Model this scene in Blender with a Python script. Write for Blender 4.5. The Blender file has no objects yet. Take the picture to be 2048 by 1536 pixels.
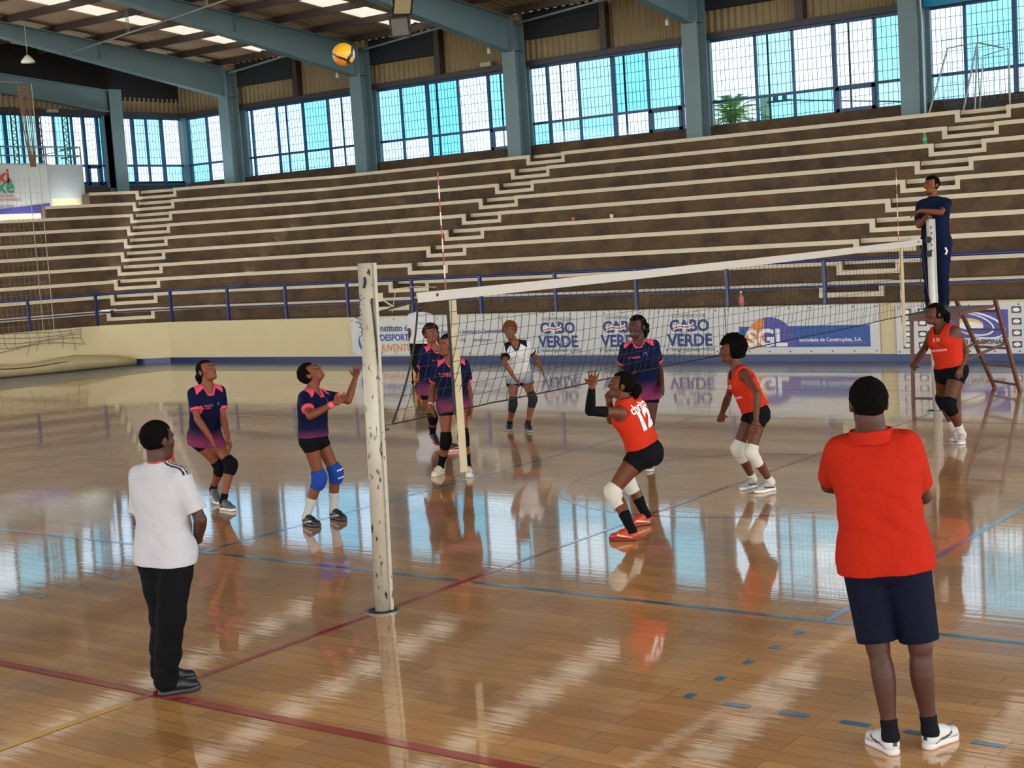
import bpy, bmesh, math, random
import numpy as np
from mathutils import Vector, Matrix
random.seed(7); rng = np.random.default_rng(7)
S = bpy.context.scene
COL = S.collection
D = bpy.data
# ------------------------------------------------------------------ camera
CAM = np.array([7.1075, -8.6953, 2.6184]); YAW, PIT, ROL = -0.644129, -0.098902, -0.064623
_f = np.array([math.sin(YAW)*math.cos(PIT), math.cos(YAW)*math.cos(PIT), math.sin(PIT)])
_r = np.array([math.cos(YAW), -math.sin(YAW), 0]); _u = np.cross(_r, _f)
_r2 = math.cos(ROL)*_r+math.sin(ROL)*_u; _u2 = -math.sin(ROL)*_r+math.cos(ROL)*_u
cam = D.objects.new('camera', D.cameras.new('camera')); COL.objects.link(cam)
M = Matrix.Identity(4)
for i in range(3):
    M[i][0], M[i][1], M[i][2], M[i][3] = _r2[i], _u2[i], -_f[i], CAM[i]
cam.matrix_world = M
cam.data.sensor_width = 36; cam.data.lens = 2956.1/2048*36; cam.data.clip_end = 400
S.camera = cam
# ------------------------------------------------------------------ view and light
S.view_settings.view_transform = 'Standard'; S.view_settings.look = 'None'
S.view_settings.gamma = 1.0; S.view_settings.use_curve_mapping = False
S.view_settings.exposure = 0.45
S.cycles.use_denoising = True
S.cycles.max_bounces = 8; S.cycles.diffuse_bounces = 4; S.cycles.glossy_bounces = 4
S.cycles.transparent_max_bounces = 24
S.cycles.sample_clamp_indirect = 6.0
S.cycles.caustics_reflective = False; S.cycles.caustics_refractive = False
world = D.worlds.new('sky'); S.world = world; world.use_nodes = True
wn = world.node_tree.nodes; wl = world.node_tree.links; wn.clear()
wo = wn.new('ShaderNodeOutputWorld'); bg = wn.new('ShaderNodeBackground')
tc = wn.new('ShaderNodeTexCoord'); nz = wn.new('ShaderNodeTexNoise'); nz.inputs['Scale'].default_value = 3.2
nz.inputs['Detail'].default_value = 5
cr = wn.new('ShaderNodeValToRGB'); cr.color_ramp.elements[0].position = .38; cr.color_ramp.elements[1].position = .66
cr.color_ramp.elements[0].color = (.70, .86, 1.0, 1); cr.color_ramp.elements[1].color = (1.0, .95, .88, 1)
wl.new(tc.outputs['Generated'], nz.inputs['Vector']); wl.new(nz.outputs['Fac'], cr.inputs['Fac'])
wl.new(cr.outputs['Color'], bg.inputs['Color']); wl.new(bg.outputs['Background'], wo.inputs['Surface'])
bg.inputs['Strength'].default_value = 6.5
sun = D.objects.new('sun', D.lights.new('sun', 'SUN')); COL.objects.link(sun)
sun.data.energy = 2.0; sun.data.angle = .01; sun.data.color = (1, .9, .75)
sun.rotation_euler = (math.radians(-24), math.radians(-14), 0)
def portal(loc, rot, sx, sy):
    l = D.lights.new('window_portal', 'AREA'); l.shape = 'RECTANGLE'; l.size = sx; l.size_y = sy
    l.cycles.is_portal = True
    o = D.objects.new('window_portal', l); COL.objects.link(o); o.location = loc; o.rotation_euler = rot
portal((-5.5, 26.9, 6.3), (math.radians(-90), 0, 0), 55, 2.5)
portal((-5.5, -26.2, 4.15), (math.radians(90), 0, 0), 55, 6.1)
portal((-33.5, 12, 6.3), (0, math.radians(-90), 0), 2.4, 28)
portal((22.2, 0, 4.4), (0, math.radians(90), 0), 6.6, 52)
# ------------------------------------------------------------------ helpers
def tag(o, label=None, cat=None, group=None, kind=None):
    if label: o['label'] = label
    if cat: o['category'] = cat
    if group: o['group'] = group
    if kind: o['kind'] = kind
    return o
def empty(name, loc, label, cat, group=None, kind=None):
    o = D.objects.new(name, None); COL.objects.link(o); o.location = loc; o.empty_display_size = .1
    return tag(o, label, cat, group, kind)
class MB:
    def __init__(s): s.v = []; s.f = []; s.m = []
    def quad(s, pts, m=0):
        n = len(s.v); s.v += [tuple(map(float, p)) for p in pts]; s.f.append(tuple(range(n, n+len(pts)))); s.m.append(m); return s
    def prism(s, base, top, m=0):
        n = len(s.v); k = len(base); s.v += [tuple(map(float, p)) for p in base]+[tuple(map(float, p)) for p in top]
        s.f.append(tuple(range(n+k-1, n-1, -1))); s.f.append(tuple(range(n+k, n+2*k))); s.m += [m, m]
        for i in range(k):
            j = (i+1) % k; s.f.append((n+i, n+j, n+k+j, n+k+i)); s.m.append(m)
        return s
    def box(s, x0, x1, y0, y1, z0, z1, m=0):
        return s.prism([(x0, y0, z0), (x1, y0, z0), (x1, y1, z0), (x0, y1, z0)], [(x0, y0, z1), (x1, y0, z1), (x1, y1, z1), (x0, y1, z1)], m)
    def bar(s, a, b, w, h=None, up=(0, 0, 1), m=0):
        a = np.array(a, float); b = np.array(b, float); h = h or w; d = b-a; L = np.linalg.norm(d)
        if L < 1e-9: return s
        d /= L; u = np.array(up, float)
        if abs(d@u) > .95: u = np.array((1., 0, 0))
        x = np.cross(d, u); x /= np.linalg.norm(x); y = np.cross(x, d)
        c = [(-x*w-y*h)/2, (x*w-y*h)/2, (x*w+y*h)/2, (-x*w+y*h)/2]
        return s.prism([a+k for k in c][::-1], [b+k for k in c][::-1], m)
    def tube(s, pts, r, n=8, m=0):
        pts = [np.array(p, float) for p in pts]; rs = r if hasattr(r, '__len__') else [r]*len(pts)
        base = len(s.v); k = len(pts); px = None
        for i, P in enumerate(pts):
            d = pts[min(i+1, k-1)]-pts[max(i-1, 0)]; d /= (np.linalg.norm(d)+1e-12)
            if px is None:
                u = np.array((0, 0, 1.)) if abs(d[2]) < .9 else np.array((1., 0, 0)); px = np.cross(d, u)
            px = px-d*(px@d); px /= np.linalg.norm(px); py = np.cross(d, px)
            for j in range(n):
                t = 2*math.pi*j/n; s.v.append(tuple(P+(px*math.cos(t)+py*math.sin(t))*rs[i]))
        for i in range(k-1):
            for j in range(n):
                a = base+i*n+j; b = base+i*n+(j+1) % n; s.f.append((a, b, b+n, a+n)); s.m.append(m)
        s.f.append(tuple(range(base+n-1, base-1, -1))); s.f.append(tuple(range(base+(k-1)*n, base+k*n))); s.m += [m, m]
        return s
    def build(s, name, mats, parent=None, smooth=False):
        me = D.meshes.new(name); me.from_pydata(s.v, [], s.f)
        if not isinstance(mats, (list, tuple)): mats = [mats]
        for q in mats: me.materials.append(q)
        if len(mats) > 1: me.polygons.foreach_set('material_index', s.m)
        if smooth: me.polygons.foreach_set('use_smooth', [True]*len(s.f))
        me.update()
        o = D.objects.new(name, me); COL.objects.link(o)
        if parent:
            o.parent = parent
            o.location = -Vector(world_loc(parent))
        return o
def world_loc(o):
    v = Vector(o.location)
    while o.parent: o = o.parent; v += Vector(o.location)
    return v
def text(s, size, mat, parent, org, xdir=(1, 0, 0), up=(0, 0, 1), off=0.0, name='lettering', align='LEFT', ext=.002, sx=1.0, flat=True):
    cu = D.curves.new(name, 'FONT'); cu.body = s; cu.size = size; cu.offset = off; cu.extrude = ext
    cu.align_x = align; cu.resolution_u = 3
    o = D.objects.new(name, cu); COL.objects.link(o)
    bpy.context.view_layer.update()
    me = D.meshes.new_from_object(o.evaluated_get(bpy.context.evaluated_depsgraph_get()))
    COL.objects.unlink(o); D.objects.remove(o)
    x = Vector(xdir).normalized(); u = Vector(up).normalized(); n = x.cross(u)
    T = Matrix.Identity(4)
    for i in range(3): T[i][0], T[i][1], T[i][2], T[i][3] = x[i]*sx, u[i], n[i], org[i]
    me.transform(T)
    me.materials.clear(); me.materials.append(mat); me.name = name
    o = D.objects.new(name, me); COL.objects.link(o)
    if parent: o.parent = parent; o.location = -Vector(world_loc(parent))
    return o
# ------------------------------------------------------------------ materials
def lin(c):
    if isinstance(c, str): c = tuple(int(c[i:i+2], 16)/255 for i in (0, 2, 4))
    return tuple(x/12.92 if x <= .04045 else ((x+.055)/1.055)**2.4 for x in c)+(1,)
MC = {}
def mat(name, color, rough=.6, metal=0, spec=.5, noise=0, nscale=8, bump=0, bscale=60, coat=0, emit=None, trans=0, stretch=None):
    if name in MC: return MC[name]
    m = D.materials.new(name); m.use_nodes = True; N = m.node_tree.nodes; L = m.node_tree.links
    b = N['Principled BSDF']; c = lin(color)
    b.inputs['Base Color'].default_value = c; b.inputs['Roughness'].default_value = rough; b.inputs['Metallic'].default_value = metal
    b.inputs['Specular IOR Level'].default_value = spec
    if coat: b.inputs['Coat Weight'].default_value = coat; b.inputs['Coat Roughness'].default_value = .1
    if noise or bump:
        t = N.new('ShaderNodeTexCoord'); src = t.outputs['Object']
        if stretch:
            mp = N.new('ShaderNodeMapping'); mp.inputs['Scale'].default_value = stretch; L.new(src, mp.inputs['Vector']); src = mp.outputs['Vector']
    if noise:
        n = N.new('ShaderNodeTexNoise'); n.inputs['Scale'].default_value = nscale; n.inputs['Detail'].default_value = 6
        L.new(src, n.inputs['Vector'])
        mx = N.new('ShaderNodeMixRGB'); mx.blend_type = 'MULTIPLY'; mx.inputs['Fac'].default_value = 1
        r = N.new('ShaderNodeMapRange'); r.inputs['To Min'].default_value = 1-noise; r.inputs['To Max'].default_value = 1+noise
        L.new(n.outputs['Fac'], r.inputs['Value']); L.new(r.outputs['Result'], mx.inputs['Color2']); mx.inputs['Color1'].default_value = c
        L.new(mx.outputs['Color'], b.inputs['Base Color'])
    if bump:
        n = N.new('ShaderNodeTexNoise'); n.inputs['Scale'].default_value = bscale; L.new(src, n.inputs['Vector'])
        bp = N.new('ShaderNodeBump'); bp.inputs['Strength'].default_value = bump; bp.inputs['Distance'].default_value = .02
        L.new(n.outputs['Fac'], bp.inputs['Height']); L.new(bp.outputs['Normal'], b.inputs['Normal'])
    if emit:
        b.inputs['Emission Color'].default_value = lin(emit[0]); b.inputs['Emission Strength'].default_value = emit[1]
    MC[name] = m; return m
def nodes(name):
    m = D.materials.new(name); m.use_nodes = True; MC[name] = m
    return m, m.node_tree.nodes, m.node_tree.links, m.node_tree.nodes['Principled BSDF']
# wooden sports floor: strips along x, varnished
FLOOR, N, L, b = nodes('varnished_maple')
t = N.new('ShaderNodeTexCoord'); mp = N.new('ShaderNodeMapping'); L.new(t.outputs['Object'], mp.inputs['Vector'])
br = N.new('ShaderNodeTexBrick'); br.inputs['Scale'].default_value = 1; br.inputs['Brick Width'].default_value = .95
br.inputs['Row Height'].default_value = .135; br.inputs['Mortar Size'].default_value = .003; br.inputs['Mortar Smooth'].default_value = .3
br.inputs['Bias'].default_value = -.1; br.offset = .37; br.offset_frequency = 3; br.squash = .8; br.squash_frequency = 5
br.inputs['Color1'].default_value = lin('d09a58'); br.inputs['Color2'].default_value = lin('b67f44'); br.inputs['Mortar'].default_value = lin('6b4a2c')
L.new(mp.outputs['Vector'], br.inputs['Vector'])
n1 = N.new('ShaderNodeTexNoise'); n1.inputs['Scale'].default_value = .9; n1.inputs['Detail'].default_value = 6; L.new(t.outputs['Object'], n1.inputs['Vector'])
r1 = N.new('ShaderNodeMapRange'); r1.inputs['From Min'].default_value = .3; r1.inputs['From Max'].default_value = .7; r1.inputs['To Min'].default_value = .74; r1.inputs['To Max'].default_value = 1.18
L.new(n1.outputs['Fac'], r1.inputs['Value'])
mx = N.new('ShaderNodeMixRGB'); mx.blend_type = 'MULTIPLY'; mx.inputs['Fac'].default_value = 1; L.new(br.outputs['Color'], mx.inputs['Color1']); L.new(r1.outputs['Result'], mx.inputs['Color2'])
mp2 = N.new('ShaderNodeMapping'); mp2.inputs['Scale'].default_value = (2, 26, 1); L.new(t.outputs['Object'], mp2.inputs['Vector'])
n2 = N.new('ShaderNodeTexNoise'); n2.inputs['Scale'].default_value = 1.5; n2.inputs['Detail'].default_value = 8; L.new(mp2.outputs['Vector'], n2.inputs['Vector'])
r2 = N.new('ShaderNodeMapRange'); r2.inputs['From Min'].default_value = .3; r2.inputs['From Max'].default_value = .7; r2.inputs['To Min'].default_value = .82; r2.inputs['To Max'].default_value = 1.12
L.new(n2.outputs['Fac'], r2.inputs['Value'])
mx2 = N.new('ShaderNodeMixRGB'); mx2.blend_type = 'MULTIPLY'; mx2.inputs['Fac'].default_value = 1; L.new(mx.outputs['Color'], mx2.inputs['Color1']); L.new(r2.outputs['Result'], mx2.inputs['Color2'])
# small dark scuffs
n3 = N.new('ShaderNodeTexNoise'); n3.inputs['Scale'].default_value = 9; n3.inputs['Detail'].default_value = 3; L.new(t.outputs['Object'], n3.inputs['Vector'])
r3 = N.new('ShaderNodeMapRange'); r3.inputs['From Min'].default_value = .7; r3.inputs['From Max'].default_value = .76; r3.inputs['To Min'].default_value = 1; r3.inputs['To Max'].default_value = .45; L.new(n3.outputs['Fac'], r3.inputs['Value'])
mx3 = N.new('ShaderNodeMixRGB'); mx3.blend_type = 'MULTIPLY'; mx3.inputs['Fac'].default_value = 1; L.new(mx2.outputs['Color'], mx3.inputs['Color1']); L.new(r3.outputs['Result'], mx3.inputs['Color2'])
L.new(mx3.outputs['Color'], b.inputs['Base Color'])
b.inputs['Roughness'].default_value = .28; b.inputs['Specular IOR Level'].default_value = .5; b.inputs['Coat Weight'].default_value = 1; b.inputs['Coat Roughness'].default_value = .045; b.inputs['Coat IOR'].default_value = 1.9
mp3 = N.new('ShaderNodeMapping'); mp3.inputs['Scale'].default_value = (.8, 13, 1); L.new(t.outputs['Object'], mp3.inputs['Vector'])
n4 = N.new('ShaderNodeTexNoise'); n4.inputs['Scale'].default_value = 1.3; n4.inputs['Detail'].default_value = 3; L.new(mp3.outputs['Vector'], n4.inputs['Vector'])
bp = N.new('ShaderNodeBump'); bp.inputs['Strength'].default_value = .11; bp.inputs['Distance'].default_value = .0035; L.new(n4.outputs['Fac'], bp.inputs['Height'])
bp2 = N.new('ShaderNodeBump'); bp2.inputs['Strength'].default_value = .12; bp2.inputs['Distance'].default_value = .002; bp2.invert = True
L.new(br.outputs['Fac'], bp2.inputs['Height']); L.new(bp.outputs['Normal'], bp2.inputs['Normal']); L.new(bp2.outputs['Normal'], b.inputs['Normal']); L.new(bp2.outputs['Normal'], b.inputs['Coat Normal'])
def paint(name, c, rough=.16):
    return mat(name, c, rough, spec=.7, noise=.25, nscale=14, coat=1)
RED, BLUE, WHITE, YEL = paint('red_line', 'a32024'), paint('blue_line', '2a76a8'), paint('white_line', 'c9b99a'), paint('yellow_line', 'dba526')
BORDER = mat('blue_border_paint', '3e4668', .18, spec=.7, noise=.2, nscale=3)
# stone masonry
STONE, N, L, b = nodes('stone_masonry')
t = N.new('ShaderNodeTexCoord'); mp = N.new('ShaderNodeMapping'); mp.inputs['Scale'].default_value = (1, 1, 1.3); L.new(t.outputs['Object'], mp.inputs['Vector'])
nw = N.new('ShaderNodeTexNoise'); nw.inputs['Scale'].default_value = 2.5; L.new(mp.outputs['Vector'], nw.inputs['Vector'])
ad = N.new('ShaderNodeMixRGB'); ad.blend_type = 'ADD'; ad.inputs['Fac'].default_value = .5; L.new(mp.outputs['Vector'], ad.inputs['Color1']); L.new(nw.outputs['Color'], ad.inputs['Color2'])
vo = N.new('ShaderNodeTexVoronoi'); vo.inputs['Scale'].default_value = 4.4; L.new(ad.outputs['Color'], vo.inputs['Vector'])
ve = N.new('ShaderNodeTexVoronoi'); ve.feature = 'DISTANCE_TO_EDGE'; ve.inputs['Scale'].default_value = 4.4; L.new(ad.outputs['Color'], ve.inputs['Vector'])
cr = N.new('ShaderNodeValToRGB'); e = cr.color_ramp.elements; e[0].position = 0; e[0].color = lin('6e553a'); e[1].position = 1; e[1].color = lin('7c6040')
for ps, cc in ((.25, '755a3a'), (.5, '624d38'), (.7, '795634'), (.85, '6a543c')):
    x = e.new(ps); x.color = lin(cc)
sp = N.new('ShaderNodeSeparateColor'); L.new(vo.outputs['Color'], sp.inputs['Color']); L.new(sp.outputs['Red'], cr.inputs['Fac'])
me_ = N.new('ShaderNodeMapRange'); me_.inputs['From Max'].default_value = .045; me_.inputs['To Min'].default_value = .7; L.new(ve.outputs['Distance'], me_.inputs['Value'])
nb = N.new('ShaderNodeTexNoise'); nb.inputs['Scale'].default_value = 1.4; nb.inputs['Detail'].default_value = 8; L.new(t.outputs['Object'], nb.inputs['Vector'])
rb = N.new('ShaderNodeMapRange'); rb.inputs['From Min'].default_value = .3; rb.inputs['From Max'].default_value = .7; rb.inputs['To Min'].default_value = .36; rb.inputs['To Max'].default_value = .84; L.new(nb.outputs['Fac'], rb.inputs['Value'])
m1 = N.new('ShaderNodeMixRGB'); m1.blend_type = 'MULTIPLY'; m1.inputs['Fac'].default_value = 1; L.new(cr.outputs['Color'], m1.inputs['Color1']); L.new(me_.outputs['Result'], m1.inputs['Color2'])
m2 = N.new('ShaderNodeMixRGB'); m2.blend_type = 'MULTIPLY'; m2.inputs['Fac'].default_value = 1; L.new(m1.outputs['Color'], m2.inputs['Color1']); L.new(rb.outputs['Result'], m2.inputs['Color2'])
L.new(m2.outputs['Color'], b.inputs['Base Color']); b.inputs['Roughness'].default_value = .85
bp = N.new('ShaderNodeBump'); bp.inputs['Strength'].default_value = .6; bp.inputs['Distance'].default_value = .03; L.new(ve.outputs['Distance'], bp.inputs['Height']); L.new(bp.outputs['Normal'], b.inputs['Normal'])
EDGE = mat('cream_edge_paint', 'd8caae', .7, noise=.14, nscale=6)
CREAM = mat('cream_wall_paint', 'cdbd92', .6, noise=.07, nscale=2)
BLUEP = mat('blue_gloss_paint', '14235a', .35, noise=.2, nscale=9)
STEEL = mat('blue_grey_steel_paint', '6c8286', .45, noise=.12, nscale=1.5)
DSTEEL = mat('dark_brown_steel', '3a2c24', .5, noise=.25, nscale=3)
FRAME = mat('blue_window_frame', '20476e', .4)
WIRE = mat('wire_mesh', '3d5a5e', .5)
ROOF = mat('weathered_roof_sheet', '9c8266', .55, noise=.25, nscale=1.2)
CLAD = mat('ochre_corrugated_cladding', '85724f', .6, noise=.25, nscale=1.6)
WALK = mat('reddish_concrete', '5b4032', .8, noise=.25, nscale=3)
BANW = mat('banner_white_vinyl', 'c9c9c4', .45, noise=.05, nscale=3)
NAVY = mat('print_navy', '1c2c6e', .45); PBLUE = mat('print_blue', '1d4c94', .45); PORA = mat('print_orange', 'd9822b', .45)
PRED = mat('print_red', 'c0392b', .45); PDARK = mat('print_black', '22222a', .45); PGRY = mat('print_grey', '55596a', .45)
PGRN = mat('print_green', '2f8f6b', .45); PPUR = mat('print_purple', '4d4796', .45); PYEL = mat('print_yellow', 'd9c36a', .45); PWHT = mat('print_white', 'e6e6e6', .45)
# ------------------------------------------------------------------ floor and court lines
mb = MB(); mb.quad([(-27, -27, 0), (24, -27, 0), (24, 18, 0), (-27, 18, 0)], 0)
z = .0015
def strip(x0, y0, x1, y1, w, m, zz=z):
    d = np.array((x1-x0, y1-y0)); d = d/np.linalg.norm(d); n = np.array((-d[1], d[0]))*w/2
    mb.quad([(x0-n[0], y0-n[1], zz), (x1-n[0], y1-n[1], zz), (x1+n[0], y1+n[1], zz), (x0+n[0], y0+n[1], zz)][::1], m)
mb.quad([(-27, 14.35, .001), (22, 14.35, .001), (22, 16.3, .001), (-27, 16.3, .001)], 5)
mb.quad([(-27, -8, .001), (-21.6, 9, .001), (-20.4, 14.35, .001), (-27, 14.36, .001)], 5)
strip(-20, 0, -.06, 0, .05, 2); strip(.07, 0, 14, 0, .05, 2)
strip(-3, .03, -3, 8.97, .05, 2); strip(3, .03, 3, 8.97, .05, 2); strip(-9, 9, 9, 9, .05, 2)
for k in range(5):
    for sx in (-1, 1): strip(sx*2.97, -.35-.35*k+.15-.075, sx*2.97, -.35-.35*k, .055, 2, z+.0005)
for k in range(14): strip(3.2+.345*k, -1.75, 3.36+.345*k, -1.75, .05, 2, z+.0005)
for k in range(6): strip(-3.2-.345*k, -1.75, -3.36-.345*k, -1.75, .05, 2, z+.0005)
strip(0, -3.2, 0, 16, .05, 1, z+.001)
strip(-22, -3.06, 15.9, -3.06, .075, 1, z+.002); strip(-14, 12.06, 14, 12.06, .05, 1)
strip(0, -6.2, 0, -3.28, .07, 4, z+.001)
strip(-9.6, 1, -9.6, 7.85, .06, 3); strip(-19, 7.85, -9.6, 7.85, .06, 3); strip(-9.6, 9.9, -7, 10.1, .05, 3)
def arc(cx, cy, r, a0, a1, w, m, n=40):
    for i in range(n):
        a = math.radians(a0+(a1-a0)*i/n); c = math.radians(a0+(a1-a0)*(i+1)/n)
        mb.quad([(cx+(r-w/2)*math.cos(a), cy+(r-w/2)*math.sin(a), z), (cx+(r+w/2)*math.cos(a), cy+(r+w/2)*math.sin(a), z),
                 (cx+(r+w/2)*math.cos(c), cy+(r+w/2)*math.sin(c), z), (cx+(r-w/2)*math.cos(c), cy+(r-w/2)*math.sin(c), z)], m)
arc(0, 4.5, 1.8, 0, 360, .05, 1, 64); arc(-13.6, 4.8, 1.8, -40, 70, .05, 1); arc(-12, 9.6, 1.6, 180, 340, .06, 2)
fl = mb.build('floor', [FLOOR, RED, BLUE, WHITE, YEL, BORDER]); tag(fl, kind='structure')
# ------------------------------------------------------------------ plan of the stand (main side, corner, end side)
B0 = np.array((-22.4, 16.2)); a23 = math.radians(23); N1 = np.array((-math.sin(a23), math.cos(a23))); T1 = np.array((-math.cos(a23), -math.sin(a23)))
D2 = np.array((-.407, -.914))
def plan(k):
    if k < 0: d = 0.0; sA = 1.95
    else: d = 1.3+.8*k; sA = 2.45+.29*k
    Bk = B0+N1*d; s = (16.2+d-Bk[1])/T1[1]; Bk = Bk+T1*s
    A = B0+N1*d+T1*sA
    return Bk, A, A+D2*(7.5 if k >= 0 else 12)
XR = 21.5
def zt(k): return 1.36+.385*k
def wallstrip(mb, pts, z0, z1, th, m=0):
    """solid band along a plan polyline, thickness th outwards (left of travel = away from court)"""
    pts = [np.array(p, float) for p in pts]; n = len(pts); off = []
    for i in range(n):
        a = pts[max(i-1, 0)]; c = pts[min(i+1, n-1)]
        d1 = pts[i]-a if i > 0 else c-pts[i]; d2 = c-pts[i] if i < n-1 else pts[i]-a
        d1 = d1/np.linalg.norm(d1); d2 = d2/np.linalg.norm(d2)
        n1_ = np.array((d1[1], -d1[0])); n2_ = np.array((d2[1], -d2[0])); nn = n1_+n2_; nn /= np.linalg.norm(nn)
        off.append(pts[i]+nn*th/max(.3, nn@n1_))
    for i in range(n-1):
        p, q, p2, q2 = pts[i], pts[i+1], off[i], off[i+1]
        mb.prism([(*p, z0), (*q, z0), (*q2, z0), (*p2, z0)], [(*p, z1), (*q, z1), (*q2, z1), (*p2, z1)], m)
# travel from right (x=XR) to left: outward normal = (d.y,-d.x) with d=(-1,0) -> (0,1)  ok
Bw, Aw, Ew = plan(-1)
for nm, pts in (('wall_back', [(XR, 16.2), Bw]), ('wall_corner', [Bw, Aw]), ('wall_left', [Aw, Ew])):
    mb = MB(); wallstrip(mb, pts, .0, 1.03, .16)
    w = mb.build(nm, CREAM); tag(w, kind='structure')
mb = MB(); wallstrip(mb, [np.array((XR, 16.19)), Bw+(0, -.01), Aw+(.01, -.01), Ew+(.02, 0)], 0, .13, .02); tag(mb.build('baseboard_back', BLUEP), kind='structure')
# walkway behind the wall
mb = MB(); P0, P1 = plan(-1), plan(0)
mb.prism([(XR, 16.36, .9), (*(P0[0]+(0, .16)), .9), (*P1[0], .9), (XR, 17.5, .9)][::-1], [(XR, 16.36, .985), (*(P0[0]+(0, .16)), .985), (*P1[0], .985), (XR, 17.5, .985)][::-1])
mb.prism([(*(P0[0]+(0, .16)), .9), (*(P0[1]+(-.1, .1)), .9), (*P1[1], .9), (*P1[0], .9)][::-1], [(*(P0[0]+(0, .16)), .985), (*(P0[1]+(-.1, .1)), .985), (*P1[1], .985), (*P1[0], .985)][::-1])
mb.prism([(*(P0[1]+(-.1, .1)), .9), (*(P0[2]+(-.15, 0)), .9), (*P1[2], .9), (*P1[1], .9)][::-1], [(*(P0[1]+(-.1, .1)), .985), (*(P0[2]+(-.15, 0)), .985), (*P1[2], .985), (*P1[1], .985)][::-1])
tag(mb.build('floor_walkway', WALK), kind='structure')
# ------------------------------------------------------------------ stone tiers
ORD = ['lowest', 'second', 'third', 'fourth', 'fifth', 'sixth', 'seventh', 'eighth', 'ninth', 'topmost']
def notch_main(k): return [(-3.78+.013*k, -5.09+.018*k), (-15.4-.033*k, -16.67-.034*k)]
GX = -33.0
def clipE(A, E):
    if E[0] < GX:
        t = (GX-A[0])/(E[0]-A[0]); return A+(E-A)*max(0.02, t)
    return E
for k in range(10):
    Bk, Ak, Ek = plan(k); Ek = clipE(Ak, Ek) if k < 8 else Ak+D2*(2.6 if k == 8 else 1.4)
    zb = zt(k)-.385 if k else .985; z1 = zt(k)
    d = .4; depth = .8 if k < 9 else 1.78
    # sections: list of (p,q,notched)
    secs = []
    x = XR
    for (xa, xb) in notch_main(k):
        secs.append(((x, 17.5+.8*k), (xa, 17.5+.8*k), 0)); secs.append(((xa, 17.5+.8*k), (xb, 17.5+.8*k), 1)); x = xb
    secs.append(((x, 17.5+.8*k), tuple(Bk), 0))
    base1 = B0+N1*(1.3+.8*k)
    pL, pR = base1+T1*(2.4+.29*k), base1+T1*(1.0+.29*k)
    secs.append((tuple(Bk), tuple(pR), 0)); secs.append((tuple(pR), tuple(pL), 1)); secs.append((tuple(pL), tuple(Ek), 0))
    stone, edge = MB(), MB(); steps = []
    for (p, q, nt) in secs:
        p = np.array(p); q = np.array(q); t_ = (q-p)/np.linalg.norm(q-p); n_ = np.array((t_[1], -t_[0]))
        if not nt:
            wallstrip(stone, [p, q], zb, z1, depth)
            wallstrip(edge, [p-n_*.012, q-n_*.012], z1-.085, z1+.006, .2)
        else:
            wallstrip(stone, [p+n_*.38-t_*.12, q+n_*.38+t_*.12], zb, z1, depth-.38)
            wallstrip(edge, [p+n_*.368, q+n_*.368], z1-.085, z1+.006, .2)
            for e0, e1 in ((p-t_*.0, p+t_*.1), (q-t_*.1, q)):
                wallstrip(edge, [e0-n_*.014, e1-n_*.014], z1-.27, z1+.004, .06)
            st = MB(); wallstrip(st, [p, q], zb, z1-.19, .38); se = MB(); wallstrip(se, [p-n_*.016, q-n_*.016], z1-.275, z1-.185, .16)
            steps.append((st, se))
    o = stone.build('seating_tier', STONE)
    tag(o, f'{ORD[k]} long stone seating tier of the stand behind the court' if k not in (0, 9) else (f'lowest stone seating tier, just behind the blue railing' if k == 0 else 'topmost stone seating tier, below the row of windows'), 'seating tier', 'stone seating tiers of the stand')
    edge.build('painted_edge', EDGE, o)
    for st, se in steps:
        so = st.build('stair_step', STONE, o); se.build('painted_edge', EDGE, so)
# top platform + parapet
mb = MB(); mb.box(GX, XR, 25.2, 26.9, zt(9)-.3, zt(9)-.02); mb.box(-33, -31.6, 21.5, 25.3, zt(9)-.3, zt(9)-.02); tag(mb.build('floor_top_platform', WALK), kind='structure')
DST = mat('dark_parapet_stone', '4a4038', .8, noise=.3, nscale=4)
mb = MB(); mb.box(-33.2, XR, 26.5, 26.8, zt(9)-.1, 5.2); tag(mb.build('wall_parapet_back', STONE), kind='structure')
mb = MB(); mb.box(-33.3, -33.0, 8, 26.5, 4.2, 5.3); tag(mb.build('wall_parapet_left', DST), kind='structure')
# ------------------------------------------------------------------ blue railing
rail = empty('railing', (-10, 16.28, 1.03), 'blue painted steel railing along the top of the cream wall', 'railing')
X = [-26+0, -24.2, -22.3, -20.2, -18.2, -16.2, -14.25, -12.33, -10.38, -8.43, -6.4, -4.41, -2.4, -.4, 1.6, 3.6, 5.6, 7.6, 9.6, 11.6, 13.6, 15.6, 17.6, 19.6]
def pathpts(z_):
    return [(XR, 16.28, z_), (Bw[0], Bw[1]+.08, z_), (Aw[0]-.05, Aw[1]+.05, z_), (Ew[0]-.08, Ew[1]+.05, z_)]
pp = pathpts(1.83); MB().tube(pp, .03).build('top_rail', BLUEP, rail, True)
pp = pathpts(1.36); MB().tube(pp, .02).build('middle_rail', BLUEP, rail, True)
for x in X[2:]:
    MB().box(x-.03, x+.03, 16.25, 16.31, 1.02, 1.83).build('post', BLUEP, rail)
for t_ in (.0, 1.7, 3.5, 5.3):
    q = Aw+D2*t_+np.array((-.06, .04)); MB().box(q[0]-.03, q[0]+.03, q[1]-.03, q[1]+.03, 1.02, 1.83).build('post', BLUEP, rail)
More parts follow.
